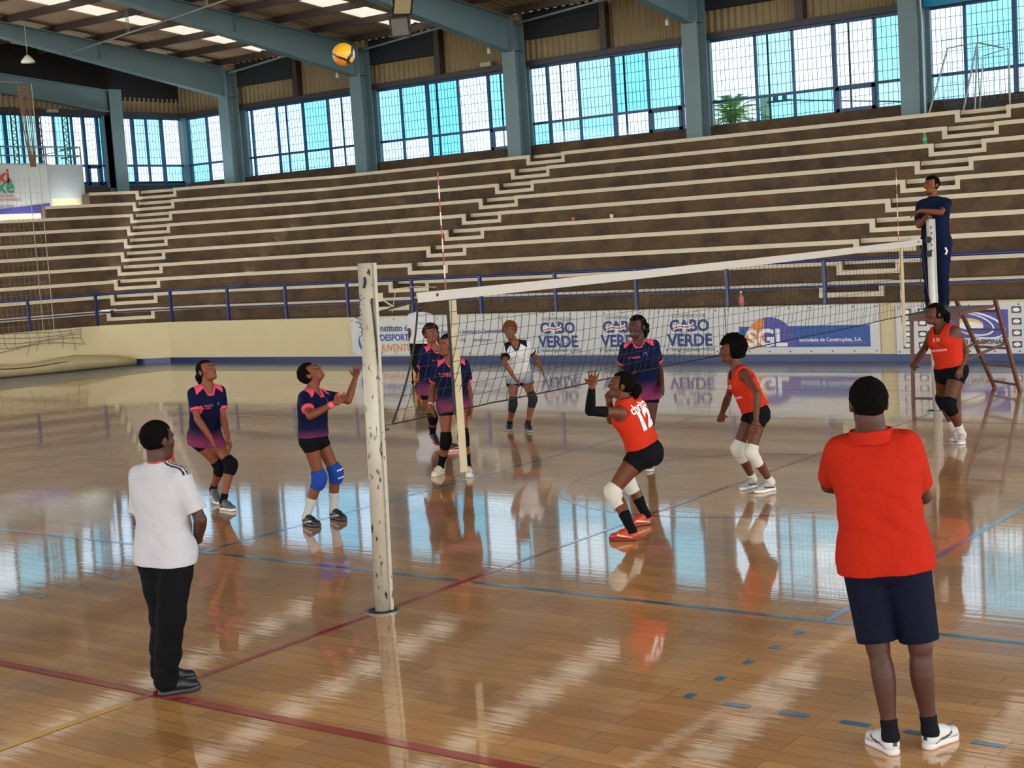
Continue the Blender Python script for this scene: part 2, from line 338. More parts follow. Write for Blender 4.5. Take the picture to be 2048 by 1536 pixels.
# ------------------------------------------------------------------ windows
SPLIT, WB, WT = 5.83, 5.2, 7.42
def pane_mat(i):
    cols = [(.19, .255, .30), (.145, .23, .28), (.085, .19, .245), (.060, .175, .23), (.042, .155, .21)]
    nm = 'window_glass_%d' % i
    if nm in MC: return MC[nm]
    m, N, L, b = nodes(nm); N.remove(b); out = N['Material Output']
    tr = N.new('ShaderNodeBsdfTransparent'); tr.inputs['Color'].default_value = tuple(v**.5 for v in cols[i])+(1,)   # each pane has two faces
    gl = N.new('ShaderNodeBsdfGlossy'); gl.inputs['Roughness'].default_value = .05
    tl = N.new('ShaderNodeBsdfTranslucent'); tl.inputs['Color'].default_value = (.9, .95, 1, 1)
    m1 = N.new('ShaderNodeMixShader'); m1.inputs['Fac'].default_value = 0
    L.new(tr.outputs[0], m1.inputs[1]); L.new(tl.outputs[0], m1.inputs[2])
    m2 = N.new('ShaderNodeMixShader'); m2.inputs['Fac'].default_value = .04
    L.new(m1.outputs[0], m2.inputs[1]); L.new(gl.outputs[0], m2.inputs[2]); L.new(m2.outputs[0], out.inputs['Surface'])
    return m
PM = [pane_mat(i) for i in range(5)]
def window(n, axis, c, xs, thick, kinds, awn=(), posts=()):
    """axis 'x': runs along x at y=c; axis 'y': along y at x=c."""
    def P(s, d, z_): return (s, c+d, z_) if axis == 'x' else (c-d, s, z_)
    def bx(m_, s0, s1, d0, d1, z0, z1):
        a, b_ = P(s0, d0, z0), P(s1, d1, z1); m_.box(min(a[0], b_[0]), max(a[0], b_[0]), min(a[1], b_[1]), max(a[1], b_[1]), z0, z1)
    root = D.objects.new('window_%d' % n, None); COL.objects.link(root); root.location = P((xs[0]+xs[-1])/2, 0, WB); tag(root, kind='structure')
    f = MB(); s0, s1 = xs[0], xs[-1]
    bx(f, s0, s1, -.04, .04, WB-.05, WB+.03); bx(f, s0, s1, -.04, .04, WT-.03, WT+.1); bx(f, s0, s1, -.035, .035, SPLIT-.035, SPLIT+.035)
    for i, x in enumerate(xs):
        w = .055 if i in thick else .03
        bx(f, x-w, x+w, -.04, .04, WB, WT)
    for i in awn:
        a, b_ = xs[i]+.02, xs[i+1]-.02
        for q in ((a, a+.09, WB, SPLIT), (b_-.09, b_, WB, SPLIT), (a, b_, WB, WB+.09), (a, b_, SPLIT-.09, SPLIT)): bx(f, q[0], q[1], -.06, .05, q[2], q[3])
    f.build('window_frame', FRAME, root)
    g = MB(); x = s0
    while x < s1:
        bx(g, x-.006, x+.006, .12, .128, WB, WT); x += .125
    zz = WB+.1
    while zz < WT:
        bx(g, s0, s1, .12, .128, zz-.006, zz+.006); zz += .27
    g.build('window_grille', WIRE, root)
    for x in posts:
        g = MB(); bx(g, x-.022, x+.022, .2, .24, WB, WT); g.build('mullion_bar', FRAME, root)
    for i in range(len(xs)-1):
        for r in (0, 1):
            pn = MB(); bx(pn, xs[i]+.03, xs[i+1]-.03, .0, .006, WB if r else SPLIT, SPLIT if r else WT)
            pn.build('window_pane', PM[kinds[r][i]], root)
Yw = 26.65
window(1, 'x', Yw, [-32.9, -31.85, -30.75, -30.2], (0, 3), ([2, 0, 0], [3, 0, 0]))
window(2, 'x', Yw, [-29.9, -29.61, -28.42, -27.23, -26.11, -24.99, -24.2], (), ([1, 0, 1, 3, 0, 2], [1, 0, 2, 2, 0, 1]), (5,), (-28.2, -25.7))
window(3, 'x', Yw, [-24.0, -23.0, -21.94, -20.74, -19.6, -18.56, -18.3], (2,), ([2, 3, 4, 0, 3, 0], [1, 0, 4, 0, 0, 0]), (4,), (-21.75, -19.3))
window(4, 'x', Yw, [-18.1, -17.45, -16.4, -15.24, -14.13, -13.08, -12.4], (3,), ([1, 0, 2, 4, 3, 2], [3, 2, 3, 0, 2, 0]), (4,), (-17.15, -15.0, -12.9))
window(5, 'x', Yw, [-12.2, -10.85, -9.79, -8.66, -7.58, -6.5], (3,), ([0, 2, 0, 0, 3], [0, 3, 3, 0, 2]), (3,), (-10.6, -8.35))
window(6, 'x', Yw, [-6.2, -5.32, -4.14, -3.0, -1.9, -.6], (2,), ([0, 3, 2, 1, 0], [2, 0, 0, 3, 0]), (), ())
window(7, 'x', Yw, [-.3, 1.5, 2.8, 4.1, 5.4, 6.8, 8.2, 9.6, 11, 13.4, 17, 21.5], (3,), ([0, 3, 2, 1, 0, 2, 3, 0, 1, 2, 0], [2, 0, 0, 3, 0, 1, 3, 0, 2, 0, 1]), (), ())
window(8, 'y', -33.0, [26.5, 25.6, 24.95, 24.35, 23.8][::-1], (1, 3), ([0, 2, 2, 0], [2, 0, 0, 2]), (), ())
window(9, 'y', -33.0, [10, 11.2, 12.4, 13.6, 14.8, 16.0, 17.2, 18.3, 19.4, 20.0, 20.6, 21.2, 21.9, 22.35, 22.9, 23.15], (13, 14, 10, 8), ([0, 3, 2, 0, 0, 3, 0, 3, 3, 3, 0, 3, 0, 0, 4], [0, 3, 2, 0, 0, 3, 0, 3, 3, 3, 0, 3, 0, 0, 3]), (13,), ())
# ------------------------------------------------------------------ corrugated cladding above and roof
def corrug(name, mat_, u0, u1, z0, z1, pos, axis, pitch=.2, amp=.03):
    mb = MB(); n = int((u1-u0)/pitch*4)
    prof = [0, .0, 1, 1]
    for i in range(n):
        a = u0+(u1-u0)*i/n; c = u0+(u1-u0)*(i+1)/n; da = prof[i % 4]*amp; dc = prof[(i+1) % 4]*amp
        za = z1(a) if callable(z1) else z1; zc = z1(c) if callable(z1) else z1
        if axis == 'x': mb.quad([(a, pos+da, z0), (c, pos+dc, z0), (c, pos+dc, zc), (a, pos+da, za)])
        else: mb.quad([(pos-da, a, z0), (pos-dc, c, z0), (pos-dc, c, zc), (pos-da, a, za)])
    return tag(mb.build(name, mat_), kind='structure')
def roofz(y): return 8.98+(26.5-y)*.10 if y > 4.5 else 8.98+2.2-(4.5-y)*.10
corrug('wall_upper_back', CLAD, -33.1, XR+.3, 7.5, 8.99, 26.55, 'x')
corrug('wall_upper_left', CLAD, -26, 26.6, 7.5, lambda y: 8.12 if y > 23.6 else 8.3+(23.6-y)*.095, -33.05, 'y')
DKU = mat('gable_void_shade', '1d1b1c', .9)  # near-black colour paints the unlit void above the end beam onto this sheet
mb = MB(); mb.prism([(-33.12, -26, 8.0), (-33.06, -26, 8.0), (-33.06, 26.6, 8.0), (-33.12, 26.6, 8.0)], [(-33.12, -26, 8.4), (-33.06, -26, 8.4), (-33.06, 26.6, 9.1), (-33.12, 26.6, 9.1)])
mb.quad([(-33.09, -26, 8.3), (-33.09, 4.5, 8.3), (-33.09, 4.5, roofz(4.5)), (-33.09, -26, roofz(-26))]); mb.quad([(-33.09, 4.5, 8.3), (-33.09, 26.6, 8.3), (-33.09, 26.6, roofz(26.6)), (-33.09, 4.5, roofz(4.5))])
tag(mb.build('wall_gable_shade_left', DKU), kind='structure')
LH = mat('lintel_steel', '3c3436', .5)
mb = MB()
for g0, g1 in ((-30.25, -29.85), (-24.25, -23.95), (-18.35, -18.05), (-12.45, -12.15), (-6.55, -6.15), (-.65, -.25)): mb.box(g0, g1, 26.58, 26.72, 5.1, 7.55)
mb.box(-33.1, -32.85, 26.45, 26.8, 5.1, 7.55); mb.box(-33.08, -32.95, 23.1, 23.8, 5.1, 7.55)
tag(mb.build('trim_3', STEEL), kind='structure')
mb = MB(); mb.box(-33, XR, 26.42, 26.6, 7.46, 7.62); tag(mb.build('trim_1', LH), kind='structure')
mb = MB(); mb.box(-33.05, -32.88, 8, 26.5, 7.46, 7.62); tag(mb.build('trim_2', LH), kind='structure')
# roof sheets with skylight strips in every bay
SKY, N, L, b = nodes('skylight_fibreglass'); N.remove(b); out = N['Material Output']
tr = N.new('ShaderNodeBsdfTransparent'); tr.inputs['Color'].default_value = (1, .97, .93, 1); tl = N.new('ShaderNodeBsdfTranslucent'); tl.inputs['Color'].default_value = (.13, .112, .09, 1)
ms = N.new('ShaderNodeMixShader'); ms.inputs['Fac'].default_value = 1.0; L.new(tr.outputs[0], ms.inputs[1]); L.new(tl.outputs[0], ms.inputs[2]); L.new(ms.outputs[0], out.inputs['Surface'])
COLX = [-36.0, -30.05, -24.1, -18.18, -12.3, -6.4, -.5, 5.4, 11.3, 17.2]
strips = [(-27.95, -27.0), (-22.1, -21.1), (-16.1, -15.1), (-10.2, -9.2), (-4.3, -3.3), (1.6, 2.6), (7.5, 8.5)]
def roofpart(mb, x0, x1, y0, y1, dz=0):
    n = max(1, int(round((x1-x0)/.07)))
    prof = [0, 0, .035, .035]
    for i in range(n):
        a = x0+(x1-x0)*i/n; c = x0+(x1-x0)*(i+1)/n; da = prof[i % 4]; dc = prof[(i+1) % 4]
        for (p, q) in ((y0, min(4.5, y1)), (max(4.5, y0), y1)):
            if q > p+.01: mb.quad([(a, p, roofz(p)+da+dz), (c, p, roofz(p)+dc+dz), (c, q, roofz(q)+dc+dz), (a, q, roofz(q)+da+dz)])
rf = MB(); x = -33.2
ysk0, ysk1 = 5.5, 25.6
for (a, c) in strips:
    roofpart(rf, x, a, -26.3, 26.9); roofpart(rf, a, c, -26.3, -11); roofpart(rf, a, c, ysk1, 26.9); x = c
    roofpart(rf, a, c, 3.5, 5.5)
roofpart(rf, x, 22.4, -26.3, 26.9)
tag(rf.build('ceiling', ROOF), kind='structure')
for i, (a, c) in enumerate(strips):
    sk = MB(); roofpart(sk, a, c, ysk0, ysk1); o = sk.build('skylight', SKY)
    tag(o, ['long translucent skylight strip in the roof at the far left', 'translucent skylight strip in the roof left of the hanging floodlights', 'translucent skylight strip seen as a glow at the top, right of the floodlights'][i] if i < 3 else 'translucent skylight strip in the roof, further right along the hall', 'skylight', 'roof skylight strips')
    sk = MB(); roofpart(sk, a, c, -11, 3.5); o = sk.build('skylight', SKY); tag(o, 'translucent skylight strip in the roof slope over the near side', 'skylight', 'roof skylight strips')
# purlins along x under the roof
py = [25.7, 24.1, 22.5, 20.9, 19.3, 17.7, 16.1, 14.5, 12.9, 11.3, 9.7, 8.1, 6.5, 4.9, 2.4, -.6, -3.6, -6.6, -9.6, -12.6, -16, -20, -24]
for i, y in enumerate(py):
    zz = roofz(y); o = MB().box(-33, 22.4, y-.035, y+.035, zz-.2, zz-.005).build('roof_purlin', DSTEEL)
    tag(o, 'dark steel roof purlin running along the hall under the roof sheets', 'purlin', 'roof purlins')
# portal frames: column and tapered rafter
def ibeam(mb, a, b, w, ha, hb, tf=.03, tw=.02):
    """a,b = top points (along y), hanging depth ha,hb; flanges of width w along x"""
    x = a[0]
    for (dz0, dz1) in ((0, tf), (None, None)):
        pass
    def sl(z0a, z1a, z0b, z1b, ww):
        mb.prism([(x-ww/2, a[1], z0a), (x+ww/2, a[1], z0a), (x+ww/2, b[1], z0b), (x-ww/2, b[1], z0b)], [(x-ww/2, a[1], z1a), (x+ww/2, a[1], z1a), (x+ww/2, b[1], z1b), (x-ww/2, b[1], z1b)])
    sl(a[2]-tf, a[2], b[2]-tf, b[2], w); sl(a[2]-ha, a[2]-ha+tf, b[2]-hb, b[2]-hb+tf, w); sl(a[2]-ha, a[2], b[2]-hb, b[2], tw)
lab = ['left of the floodlights, over the far left', 'whose column stands left of the ball', 'whose column stands just right of the ball', 'whose column stands in the middle', 'whose column stands right of the middle', 'whose column stands at the right behind the referee', 'further right', 'further right', 'further right', 'further right']
plc = {1: 'above the left stair of the stand, second from the left', 2: 'just right of the airborne ball, above the stand', 3: 'in the middle of the window row', 4: 'with windows and a palm to its right', 5: 'at the right, left of the stored metal frames'}
for i, cx in enumerate(COLX):
    if i == 0: continue
    c = MB(); yb = 26.05; w = .46
    c.box(cx-w/2, cx+w/2, yb-.25, yb-.22, zt(9)-.05, 8.75); c.box(cx-w/2, cx+w/2, yb+.22, yb+.25, zt(9)-.05, 8.75); c.box(cx-.012, cx+.012, yb-.22, yb+.22, zt(9)-.05, 8.75)
    for zz in (7.9,): c.box(cx-w/2, cx+w/2, yb-.22, yb+.22, zz-.012, zz+.012)
    col = c.build('steel_column', STEEL); tag(col, 'blue-grey steel column standing on the top tier, '+plc.get(i, 'out to the right'), 'column', 'steel columns along the window row')
    r = MB(); zt0 = roofz(26.3)-.2
    ibeam(r, (cx, 25.8, roofz(25.8)-.2), (cx, 17.2, roofz(17.2)-.2), .3, 1.0, .42)
    ibeam(r, (cx, 17.2, roofz(17.2)-.2), (cx, 4.5, roofz(4.5)-.2), .3, .42, .42)
    ibeam(r, (cx, 4.5, roofz(4.5)-.2), (cx, -26, roofz(-26)-.2), .3, .42, .42)
    for yy in (20.9, 14.5): r.box(cx-.15, cx+.15, yy-.01, yy+.01, roofz(yy)-.7, roofz(yy)-.22)
    r.bar((cx-.012, 25.8, roofz(25.8)-.66), (cx-.012, 17.2, roofz(17.2)-.6), .012, .03)
    rr = r.build('roof_rafter', STEEL); tag(rr, 'tapered blue-grey steel roof rafter meeting '+{1: 'the column above the left stair', 2: 'the column right of the ball', 3: 'the middle column, above the floodlights', 4: 'the column left of the palm tree', 5: 'the column behind the referee'}.get(i, 'a column out to the right'), 'rafter', 'portal rafters')
# gable column and beam at the left
c = MB(); cx, cy = -32.95, 23.45
c.box(cx-.03, cx+.0, cy-.25, cy+.25, zt(9)-.05, 8.3); c.box(cx+.32, cx+.35, cy-.25, cy+.25, zt(9)-.05, 8.3); c.box(cx, cx+.32, cy-.012, cy+.012, zt(9)-.05, 8.3)
tag(c.build('steel_column', STEEL), 'blue-grey steel column nearest the left corner of the windows', 'column', 'steel columns along the window row')
r = MB(); ibeam(r, (cx+.16, 23.25, 8.27), (cx+.16, 17, 8.82), .3, .72, .5); ibeam(r, (cx+.16, 17, 8.82), (cx+.16, 8, 9.6), .3, .5, .45)
tag(r.build('roof_rafter', STEEL), 'tapered blue-grey end beam rising left from the corner column', 'rafter', 'portal rafters')
# eaves beam, window-head tie, dark panels and bracing
DK = mat('opening_shade', '14171c', .8)  # solid boxes; the dark of the eaves openings is only their colour
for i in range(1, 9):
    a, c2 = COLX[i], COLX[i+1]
    o = MB().box(a+.2, a+2.8, 26.3, 26.5, 8.2, 8.92).build('wall_recess_shade', DK); tag(o, kind='structure')
    o = MB().box(a+2.78, a+3.0, 26.3, 26.52, 7.6, 8.92).build('trim_stub', DSTEEL); tag(o, kind='structure')
    o = MB().bar((a+.1, 26.0, 8.62), (c2-.1, 24.6, 8.75), .05).build('bracing_rod', STEEL); tag(o, 'thin steel bracing rod slung under the roof between columns', 'rod', 'roof bracing rods')
# near and right walls (behind the camera): low wall, unglazed gap widened to let in more light, cladding
NW = mat('plain_wall', 'b7a987', .7)
mb = MB(); mb.box(-33, 22.6, -26.5, -26.3, 0, 1.1); mb.box(-33, 22.6, -26.5, -26.3, 7.2, 8.4); tag(mb.build('wall_near', NW), kind='structure')
mb = MB(); mb.box(22.3, 22.5, -26.4, 26.8, 0, 1.1); mb.box(22.3, 22.5, -26.4, 26.8, 7.8, 9.0); tag(mb.build('wall_right', NW), kind='structure')
mb = MB(); mb.box(-33.2, -33.0, -26.4, 8, 0, 5.2); mb.box(-33.3, -33.1, 8, 26.5, -.2, 4.3); tag(mb.build('wall_end', NW), kind='structure')
# ================================================================== banners on the wall
BY = 16.17
def banner(x0, x1, z0, z1, label, m=BANW):
    r = empty('wall_banner', ((x0+x1)/2, BY, z0), label, 'banner')
    MB().box(x0, x1, BY-.012, BY, z0, z1).build('sheet', m, r)
    e = MB(); x = x0+.05
    while x < x1:
        for zz in (z0+.04, z1-.04): e.box(x-.012, x+.012, BY-.018, BY-.011, zz-.012, zz+.012)
        x += .42
    e.build('eyelets', PDARK, r)
    return r
def ty(s, size, m, r, x, z_, off=0, align='LEFT', sx=1.0, dy=.016):
    return text(s, size, m, r, (x, BY-dy, z_), off=off, align=align, ext=.001, sx=sx)
def ring(r, cx, cz, ra, rb, w, a0, a1, m, name='emblem', dy=.017, n=24, tilt=0, w1=None):
    q = MB(); ct, st = math.cos(tilt), math.sin(tilt)
    def pt(a, k):
        x_, z_ = (ra+k)*math.cos(a), (rb+k)*math.sin(a); return (cx+x_*ct-z_*st, BY-dy, cz+x_*st+z_*ct)
    for i in range(n):
        a = math.radians(a0+(a1-a0)*i/n); c_ = math.radians(a0+(a1-a0)*(i+1)/n)
        f0 = math.sin(math.pi*i/n) if w1 is not None else 1; f1 = math.sin(math.pi*(i+1)/n) if w1 is not None else 1
        q.quad([pt(a, -w*f0/2), pt(a, w*f0/2), pt(c_, w*f1/2), pt(c_, -w*f1/2)])
    return q.build(name, m, r)
def disc(r, cx, cz, ra, rb, m, a0=0, a1=360, name='emblem', dy=.0165, tilt=0):
    q = MB(); ct, st = math.cos(tilt), math.sin(tilt); pts = []
    for i in range(33):
        a = math.radians(a0+(a1-a0)*i/32); x_, z_ = ra*math.cos(a), rb*math.sin(a); pts.append((cx+x_*ct-z_*st, BY-dy, cz+x_*st+z_*ct))
    q.quad(pts if a1-a0 < 360 else pts[:-1]); return q.build(name, m, r)
def rect(r, x0, x1, z0, z1, m, name='print', dy=.0145):
    return MB().box(x0, x1, BY-dy, BY-.0125, z0, z1).build(name, m, r)
b1 = banner(-16.05, -11.72, .16, 1.0, 'grey-white banner reading Instituto do DESPORTO e da JUVENTUDE behind the near net post')
ty('Instituto do', .205, NAVY, b1, -15.2, .70, .004); ty('DESPORTO e da', .2, PBLUE, b1, -15.18, .49, .006); ty('JUVENTUDE', .22, PORA, b1, -15.16, .25, .003)
ring(b1, -15.55, .5, .27, .27, .07, 150, 290, PBLUE, w1=0); ring(b1, -15.5, .5, .2, .24, .05, -60, 60, NAVY, w1=0); ring(b1, -15.5, .42, .3, .25, .04, 200, 300, PORA, w1=0)
ty('Unindo o Desporto e a Juventude às Oportunidades', .13, NAVY, b1, -14.0+.2, .62, .001, sx=.78); ty('f  Instituto IDJ   ·   idjcv@gov.cv', .1, PGRY, b1, -13.3, .45)
b2 = banner(-11.7, -6.42, .16, 1.02, 'white banner repeating GOVERNO DE CABO VERDE three times behind the net')
for cx in (-10.3, -8.75, -7.2):
    ty('GOVERNO DE', .095, PGRY, b2, cx, .86, .0, 'CENTER', 1.25); ty('CABO', .31, NAVY, b2, cx, .60, .011, 'CENTER', 1.02); ty('VERDE', .33, NAVY, b2, cx, .31, .011, 'CENTER', 1.0)
    ty('A TRABALHAR PARA TODOS', .085, PGRY, b2, cx, .21, .001, 'CENTER', .98)
    for j, (m_, dz) in enumerate(((PWHT, 0), (PRED, -.028), (PWHT, -.052))):
        q = MB()
        for i in range(10):
            a, c_ = i/10, (i+1)/10; fz = lambda u: .66+dz+.07*u+.022*math.sin(u*6.3)
            q.quad([(cx-.36+.46*a, BY-.02-.0005*j, fz(a)), (cx-.36+.46*c_, BY-.02-.0005*j, fz(c_)), (cx-.36+.46*c_, BY-.02-.0005*j, fz(c_)+.026), (cx-.36+.46*a, BY-.02-.0005*j, fz(a)+.026)])
        q.build('flag_stripe', m_, b2)
b3 = banner(-6.4, -3.34, .15, 1.03, 'white banner with SGL logo in orange and purple and a long blue bar')
rect(b3, -6.12, -3.52, .27, .66, PBLUE)
disc(b3, -5.5, .27, .55, .56, PPUR, 0, 180, dy=.0165)
q = MB(); pts = [(-5.6, BY-.018, .27)]+[(-5.5+.55*math.cos(a), BY-.018, .27+.56*math.sin(a)) for a in np.linspace(math.radians(100.5), math.pi, 18)]; q.quad(pts); q.build('emblem', PORA, b3)
ty('SGL', .44, PWHT, b3, -5.98, .3, .015, sx=1.12, dy=.02); ty('Sociedade de Construções, S.A.', .1, PWHT, b3, -4.9, .37, .001, sx=.95); rect(b3, -4.9, -3.58, .335, .345, PRED, 'underline', .016)
b4 = banner(-3.03, .6, .13, 1.0, 'white ESTÁDIO NACIONAL banner with a big purple oval emblem behind the referee stand')
rect(b4, -2.28, -1.06, .40, .88, PPUR); ring(b4, -1.62, .63, .52, .2, .035, -120, 200, PWHT, tilt=-.25, w1=0); ring(b4, -1.7, .64, .4, .17, .03, -150, 150, PWHT, tilt=-.25, w1=0)
disc(b4, -1.72, .64, .24, .1, PYEL, tilt=-.1); disc(b4, -1.7, .61, .22, .07, PWHT, tilt=-.1, dy=.018)
rect(b4, -2.28, -1.85, .405, .45, PRED, dy=.0155)
for k in range(3): ring(b4, -2.1+.1*k, .72, .05, .12, .02, 100, 200, PWHT, w1=0)
ty('ESTÁDIO NACIONAL', .115, PDARK, b4, -1.67, .295, .004, 'CENTER', 1.02); ty('CABO VERDE', .07, PGRY, b4, -1.62, .225, 0, 'CENTER', 1.3)
for x in (-2.83, -2.55, -.92, -.66):
    for k in range(4):
        zc = .23+.195*k
        rect(b4, x-.08, x+.08, zc, zc+.11, PDARK); disc(b4, x, zc+.055, .06, .035, PWHT); MB().quad([(x-.08, BY-.0165, zc-.005), (x-.02, BY-.0165, zc-.005), (x-.08, BY-.0165, zc+.04)]).build('print', PRED, b4)
# ================================================================== press box at the left and its banner
PBW = mat('press_box_white', 'b4b7b4', .6, noise=.06)
pb = empty('press_box', (-32.3, 20, 3.6), 'white-fronted press box standing on the upper tiers at the far left', 'press box')
MB().box(-33.0, -31.9, 14.5, 21.35, 4.72, 5.78).build('body', PBW, pb)
MB().box(-33.0, -31.95, 14.5, 21.3, 4.2, 4.72).build('base', CREAM, pb)
fr = MB(); fr.prism([(-31.9, 14.5, 4.25), (-31.75, 14.5, 4.25), (-31.75, 19.95, 4.25), (-31.9, 19.95, 4.25)], [(-31.9, 14.5, 5.8), (-31.75, 14.5, 5.8), (-31.75, 19.95, 5.8), (-31.9, 19.95, 5.8)]); fr.build('front_panel', PBW, pb)
rl = MB()
for zz in (6.05, 6.32): rl.tube([(-31.9, 15, zz), (-31.9, 21.3, zz), (-32.9, 21.3, zz)], .025, 6)
for y in (15.2, 16.8, 18.4, 20, 21.3): rl.tube([(-31.9, y, 5.78), (-31.9, y, 6.32)], .025, 6)
rl.tube([(-31.9, 19.5, 6.0), (-31.9, 21.3, 6.32)], .015, 6)
rl.build('guard_rail', STEEL, pb)
gr = empty('wall_banner', (-31.7, 18, 4.3), 'pale banner with red and green lettering hung on the press box front', 'banner')
MB().box(-31.745, -31.72, 14.5, 19.85, 4.28, 5.75).build('sheet', BANW, gr)
q = MB(); pts = [(-31.71, 14.5, 4.28)]+[(-31.71, y, 4.28+.06+.24*((y-14.5)/5.35)**2.2) for y in np.linspace(14.5, 19.85, 14)]+[(-31.71, 19.85, 4.28)]; q.quad(pts); q.build('print', PPUR, gr)
kw = dict(xdir=(0, 1, 0), ext=.001)
text('mexi', .62, PRED, gr, (-31.7, 18.5, 5.22), off=.014, align='RIGHT', **kw); text('mexê', .62, PGRN, gr, (-31.7, 18.62, 4.92), off=.014, align='RIGHT', **kw)
text('FESTA NACIONAL', .13, PRED, gr, (-31.7, 18.6, 4.78), align='RIGHT', **kw); text('CAPOEIRA E DANÇA', .13, PRED, gr, (-31.7, 18.8, 4.66), align='RIGHT', **kw)
text('CABO VERDE', .1, PGRY, gr, (-31.7, 18.55, 4.47), align='RIGHT', **kw)
wb = MB().box(-32.88, -32.8, 20.9, 21.3, 7.5, 7.6).build('wall_box', mat('beige_plastic', 'b0a888', .5)); tag(wb, 'small beige box on the lintel above the far left windows', 'box')
wb = MB().box(-19.6, -19.2, 26.3, 26.42, 7.62, 7.74).build('wall_box', MC['beige_plastic']); tag(wb, 'small beige box on the lintel near the middle column', 'box')
# lattice masts in front of the end windows
for y, lb in ((19.3, 'first dark lattice mast from the left, in front of the end windows'), (20.2, 'second dark lattice mast from the left, in front of the end windows'), (21.2, 'lattice mast nearest the corner, in front of the end windows')):
    q = MB(); x = -32.4
    for dy in (-.09, .09): q.bar((x, y+dy, 5.78), (x, y+dy, 7.6), .03)
    zz = 5.8
    while zz < 7.5: q.bar((x, y-.09, zz), (x, y+.09, zz+.1), .02); q.bar((x, y+.09, zz+.1), (x, y-.09, zz+.2), .02); zz += .2
    tag(q.build('lattice_mast', DSTEEL), lb, 'mast')
# ================================================================== hanging practice net at the left
NETW = mat('pale_net_cord', '8a8068', .8); ROPE = mat('pale_rope', 'a8a088', .8)
hn = empty('hanging_net', (-20.5, 10, 1), 'pale hanging net curtain at the far left behind the court end', 'net')
q = MB(); y = 7.0
while y < 11.4: q.bar((-20.5, y, 1.0), (-20.5+.05*math.sin(y*5), y, 4.6), .0035); y += .13
zz = 1.0
while zz < 4.6: q.bar((-20.5, 7, zz+.03*math.sin(zz*9)), (-20.5, 11.4, zz), .0035); zz += .13
q.build('mesh', NETW, hn)
q = MB(); q.tube([(-20.5, 11.4, .95), (-20.5, 11.42, 6.6), (-20.5, 9.2, 6.62)], .009, 6); q.tube([(-20.5, 11.12, .95), (-20.5, 11.12, 6.5)], .007, 6)
q.build('edge_rope', ROPE, hn)
q = MB()
for i in range(14): q.tube([(-20.5+.03*random.random(), 11.05+.025*i, 6.55), (-20.5+.05*random.random(), 11.1+.02*i, 5.6), (-20.5, 11.2+.01*i, 4.8)], .008, 5)
q.build('gathered_netting', mat('brown_net', '7a6048', .9), hn)
# sagging net along the top of the left wall
q = MB()
for k in range(5):
    pts = []
    for i in range(17):
        s = i/16; P = Aw+D2*(4.6-4.1*s); pts.append((P[0]+.08+.02*k, P[1]-.02, 1.0-.09*k-.10*math.sin(s*9+k)*(.3+k*.12)))
    q.tube(pts, .009, 5)
for i in range(16):
    s = i/15; P = Aw+D2*(4.6-4.1*s); q.tube([(P[0]+.1, P[1], 1.03), (P[0]+.16, P[1]+.08*math.sin(i*2.), .75), (P[0]+.12, P[1]+.1*math.sin(i), .55+.1*math.sin(i*1.7))], .008, 5)
tag(q.build('draped_net', mat('grey_net', '7d7460', .9)), 'old grey net draped over the cream wall at the far left', 'net')
# rolled mat along the left wall
MATC = mat('tan_vinyl_mat', 'a8986e', .5, noise=.15, nscale=3)
q = MB(); p0 = Aw+D2*6.5+np.array((.42, 0)); p1 = np.array(Bw)+np.array((-.75, -.5)); pts = []
rs = []
for i in range(15):
    s = i/14; P = p0*(1-s)+p1*s; bend = .22*math.sin(s*math.pi); r_ = .17+.03*math.sin(i*1.3)
    if s > .9: r_ = .17*(1.05-s)*6+.02
    pts.append((P[0]+bend, P[1]-bend*.5, min(r_, .2))); rs.append(min(r_, .2))
mr = q.tube(pts, rs, 14).build('rolled_mat', MATC, None, True); tag(mr, 'long tan mat rolled up on the floor against the left wall', 'mat')
MB().tube([(p[0]+.14, p[1]-.1, p[2]+.06) for p in pts[:12]], .012, 5).build('rolled_edge', mat('dark_seam', '3d3524', .8), mr)
# ================================================================== net posts
POSTW, N, L, b = nodes('chipped_white_paint')
t = N.new('ShaderNodeTexCoord'); n1 = N.new('ShaderNodeTexNoise'); n1.inputs['Scale'].default_value = 26; n1.inputs['Detail'].default_value = 4; n1.inputs['Roughness'].default_value = .6
mpp = N.new('ShaderNodeMapping'); mpp.inputs['Scale'].default_value = (1.2, 1.2, .5); L.new(t.outputs['Object'], mpp.inputs['Vector']); L.new(mpp.outputs['Vector'], n1.inputs['Vector'])
crr = N.new('ShaderNodeValToRGB'); e = crr.color_ramp.elements; e[0].position = .60; e[0].color = lin('b4ad9a'); e[1].position = .66; e[1].color = lin('33281f'); L.new(n1.outputs['Fac'], crr.inputs['Fac'])
n2 = N.new('ShaderNodeTexNoise'); n2.inputs['Scale'].default_value = 5; L.new(t.outputs['Object'], n2.inputs['Vector'])
mxx = N.new('ShaderNodeMixRGB'); mxx.blend_type = 'MULTIPLY'; mxx.inputs['Fac'].default_value = .3; L.new(crr.outputs['Color'], mxx.inputs['Color1']); L.new(n2.outputs['Fac'], mxx.inputs['Color2'])
L.new(mxx.outputs['Color'], b.inputs['Base Color']); b.inputs['Roughness'].default_value = .4
PAINTW = mat('white_post_paint', 'bab8ae', .4, noise=.08, nscale=5)
INK = mat('blue_ink', '2c3f6e', .5); BLK = mat('black_rubber', '141414', .6); STRAP = mat('worn_white_webbing', 'a89d7c', .7, noise=.12); CORD = mat('black_net_cord', '12100f', .7)
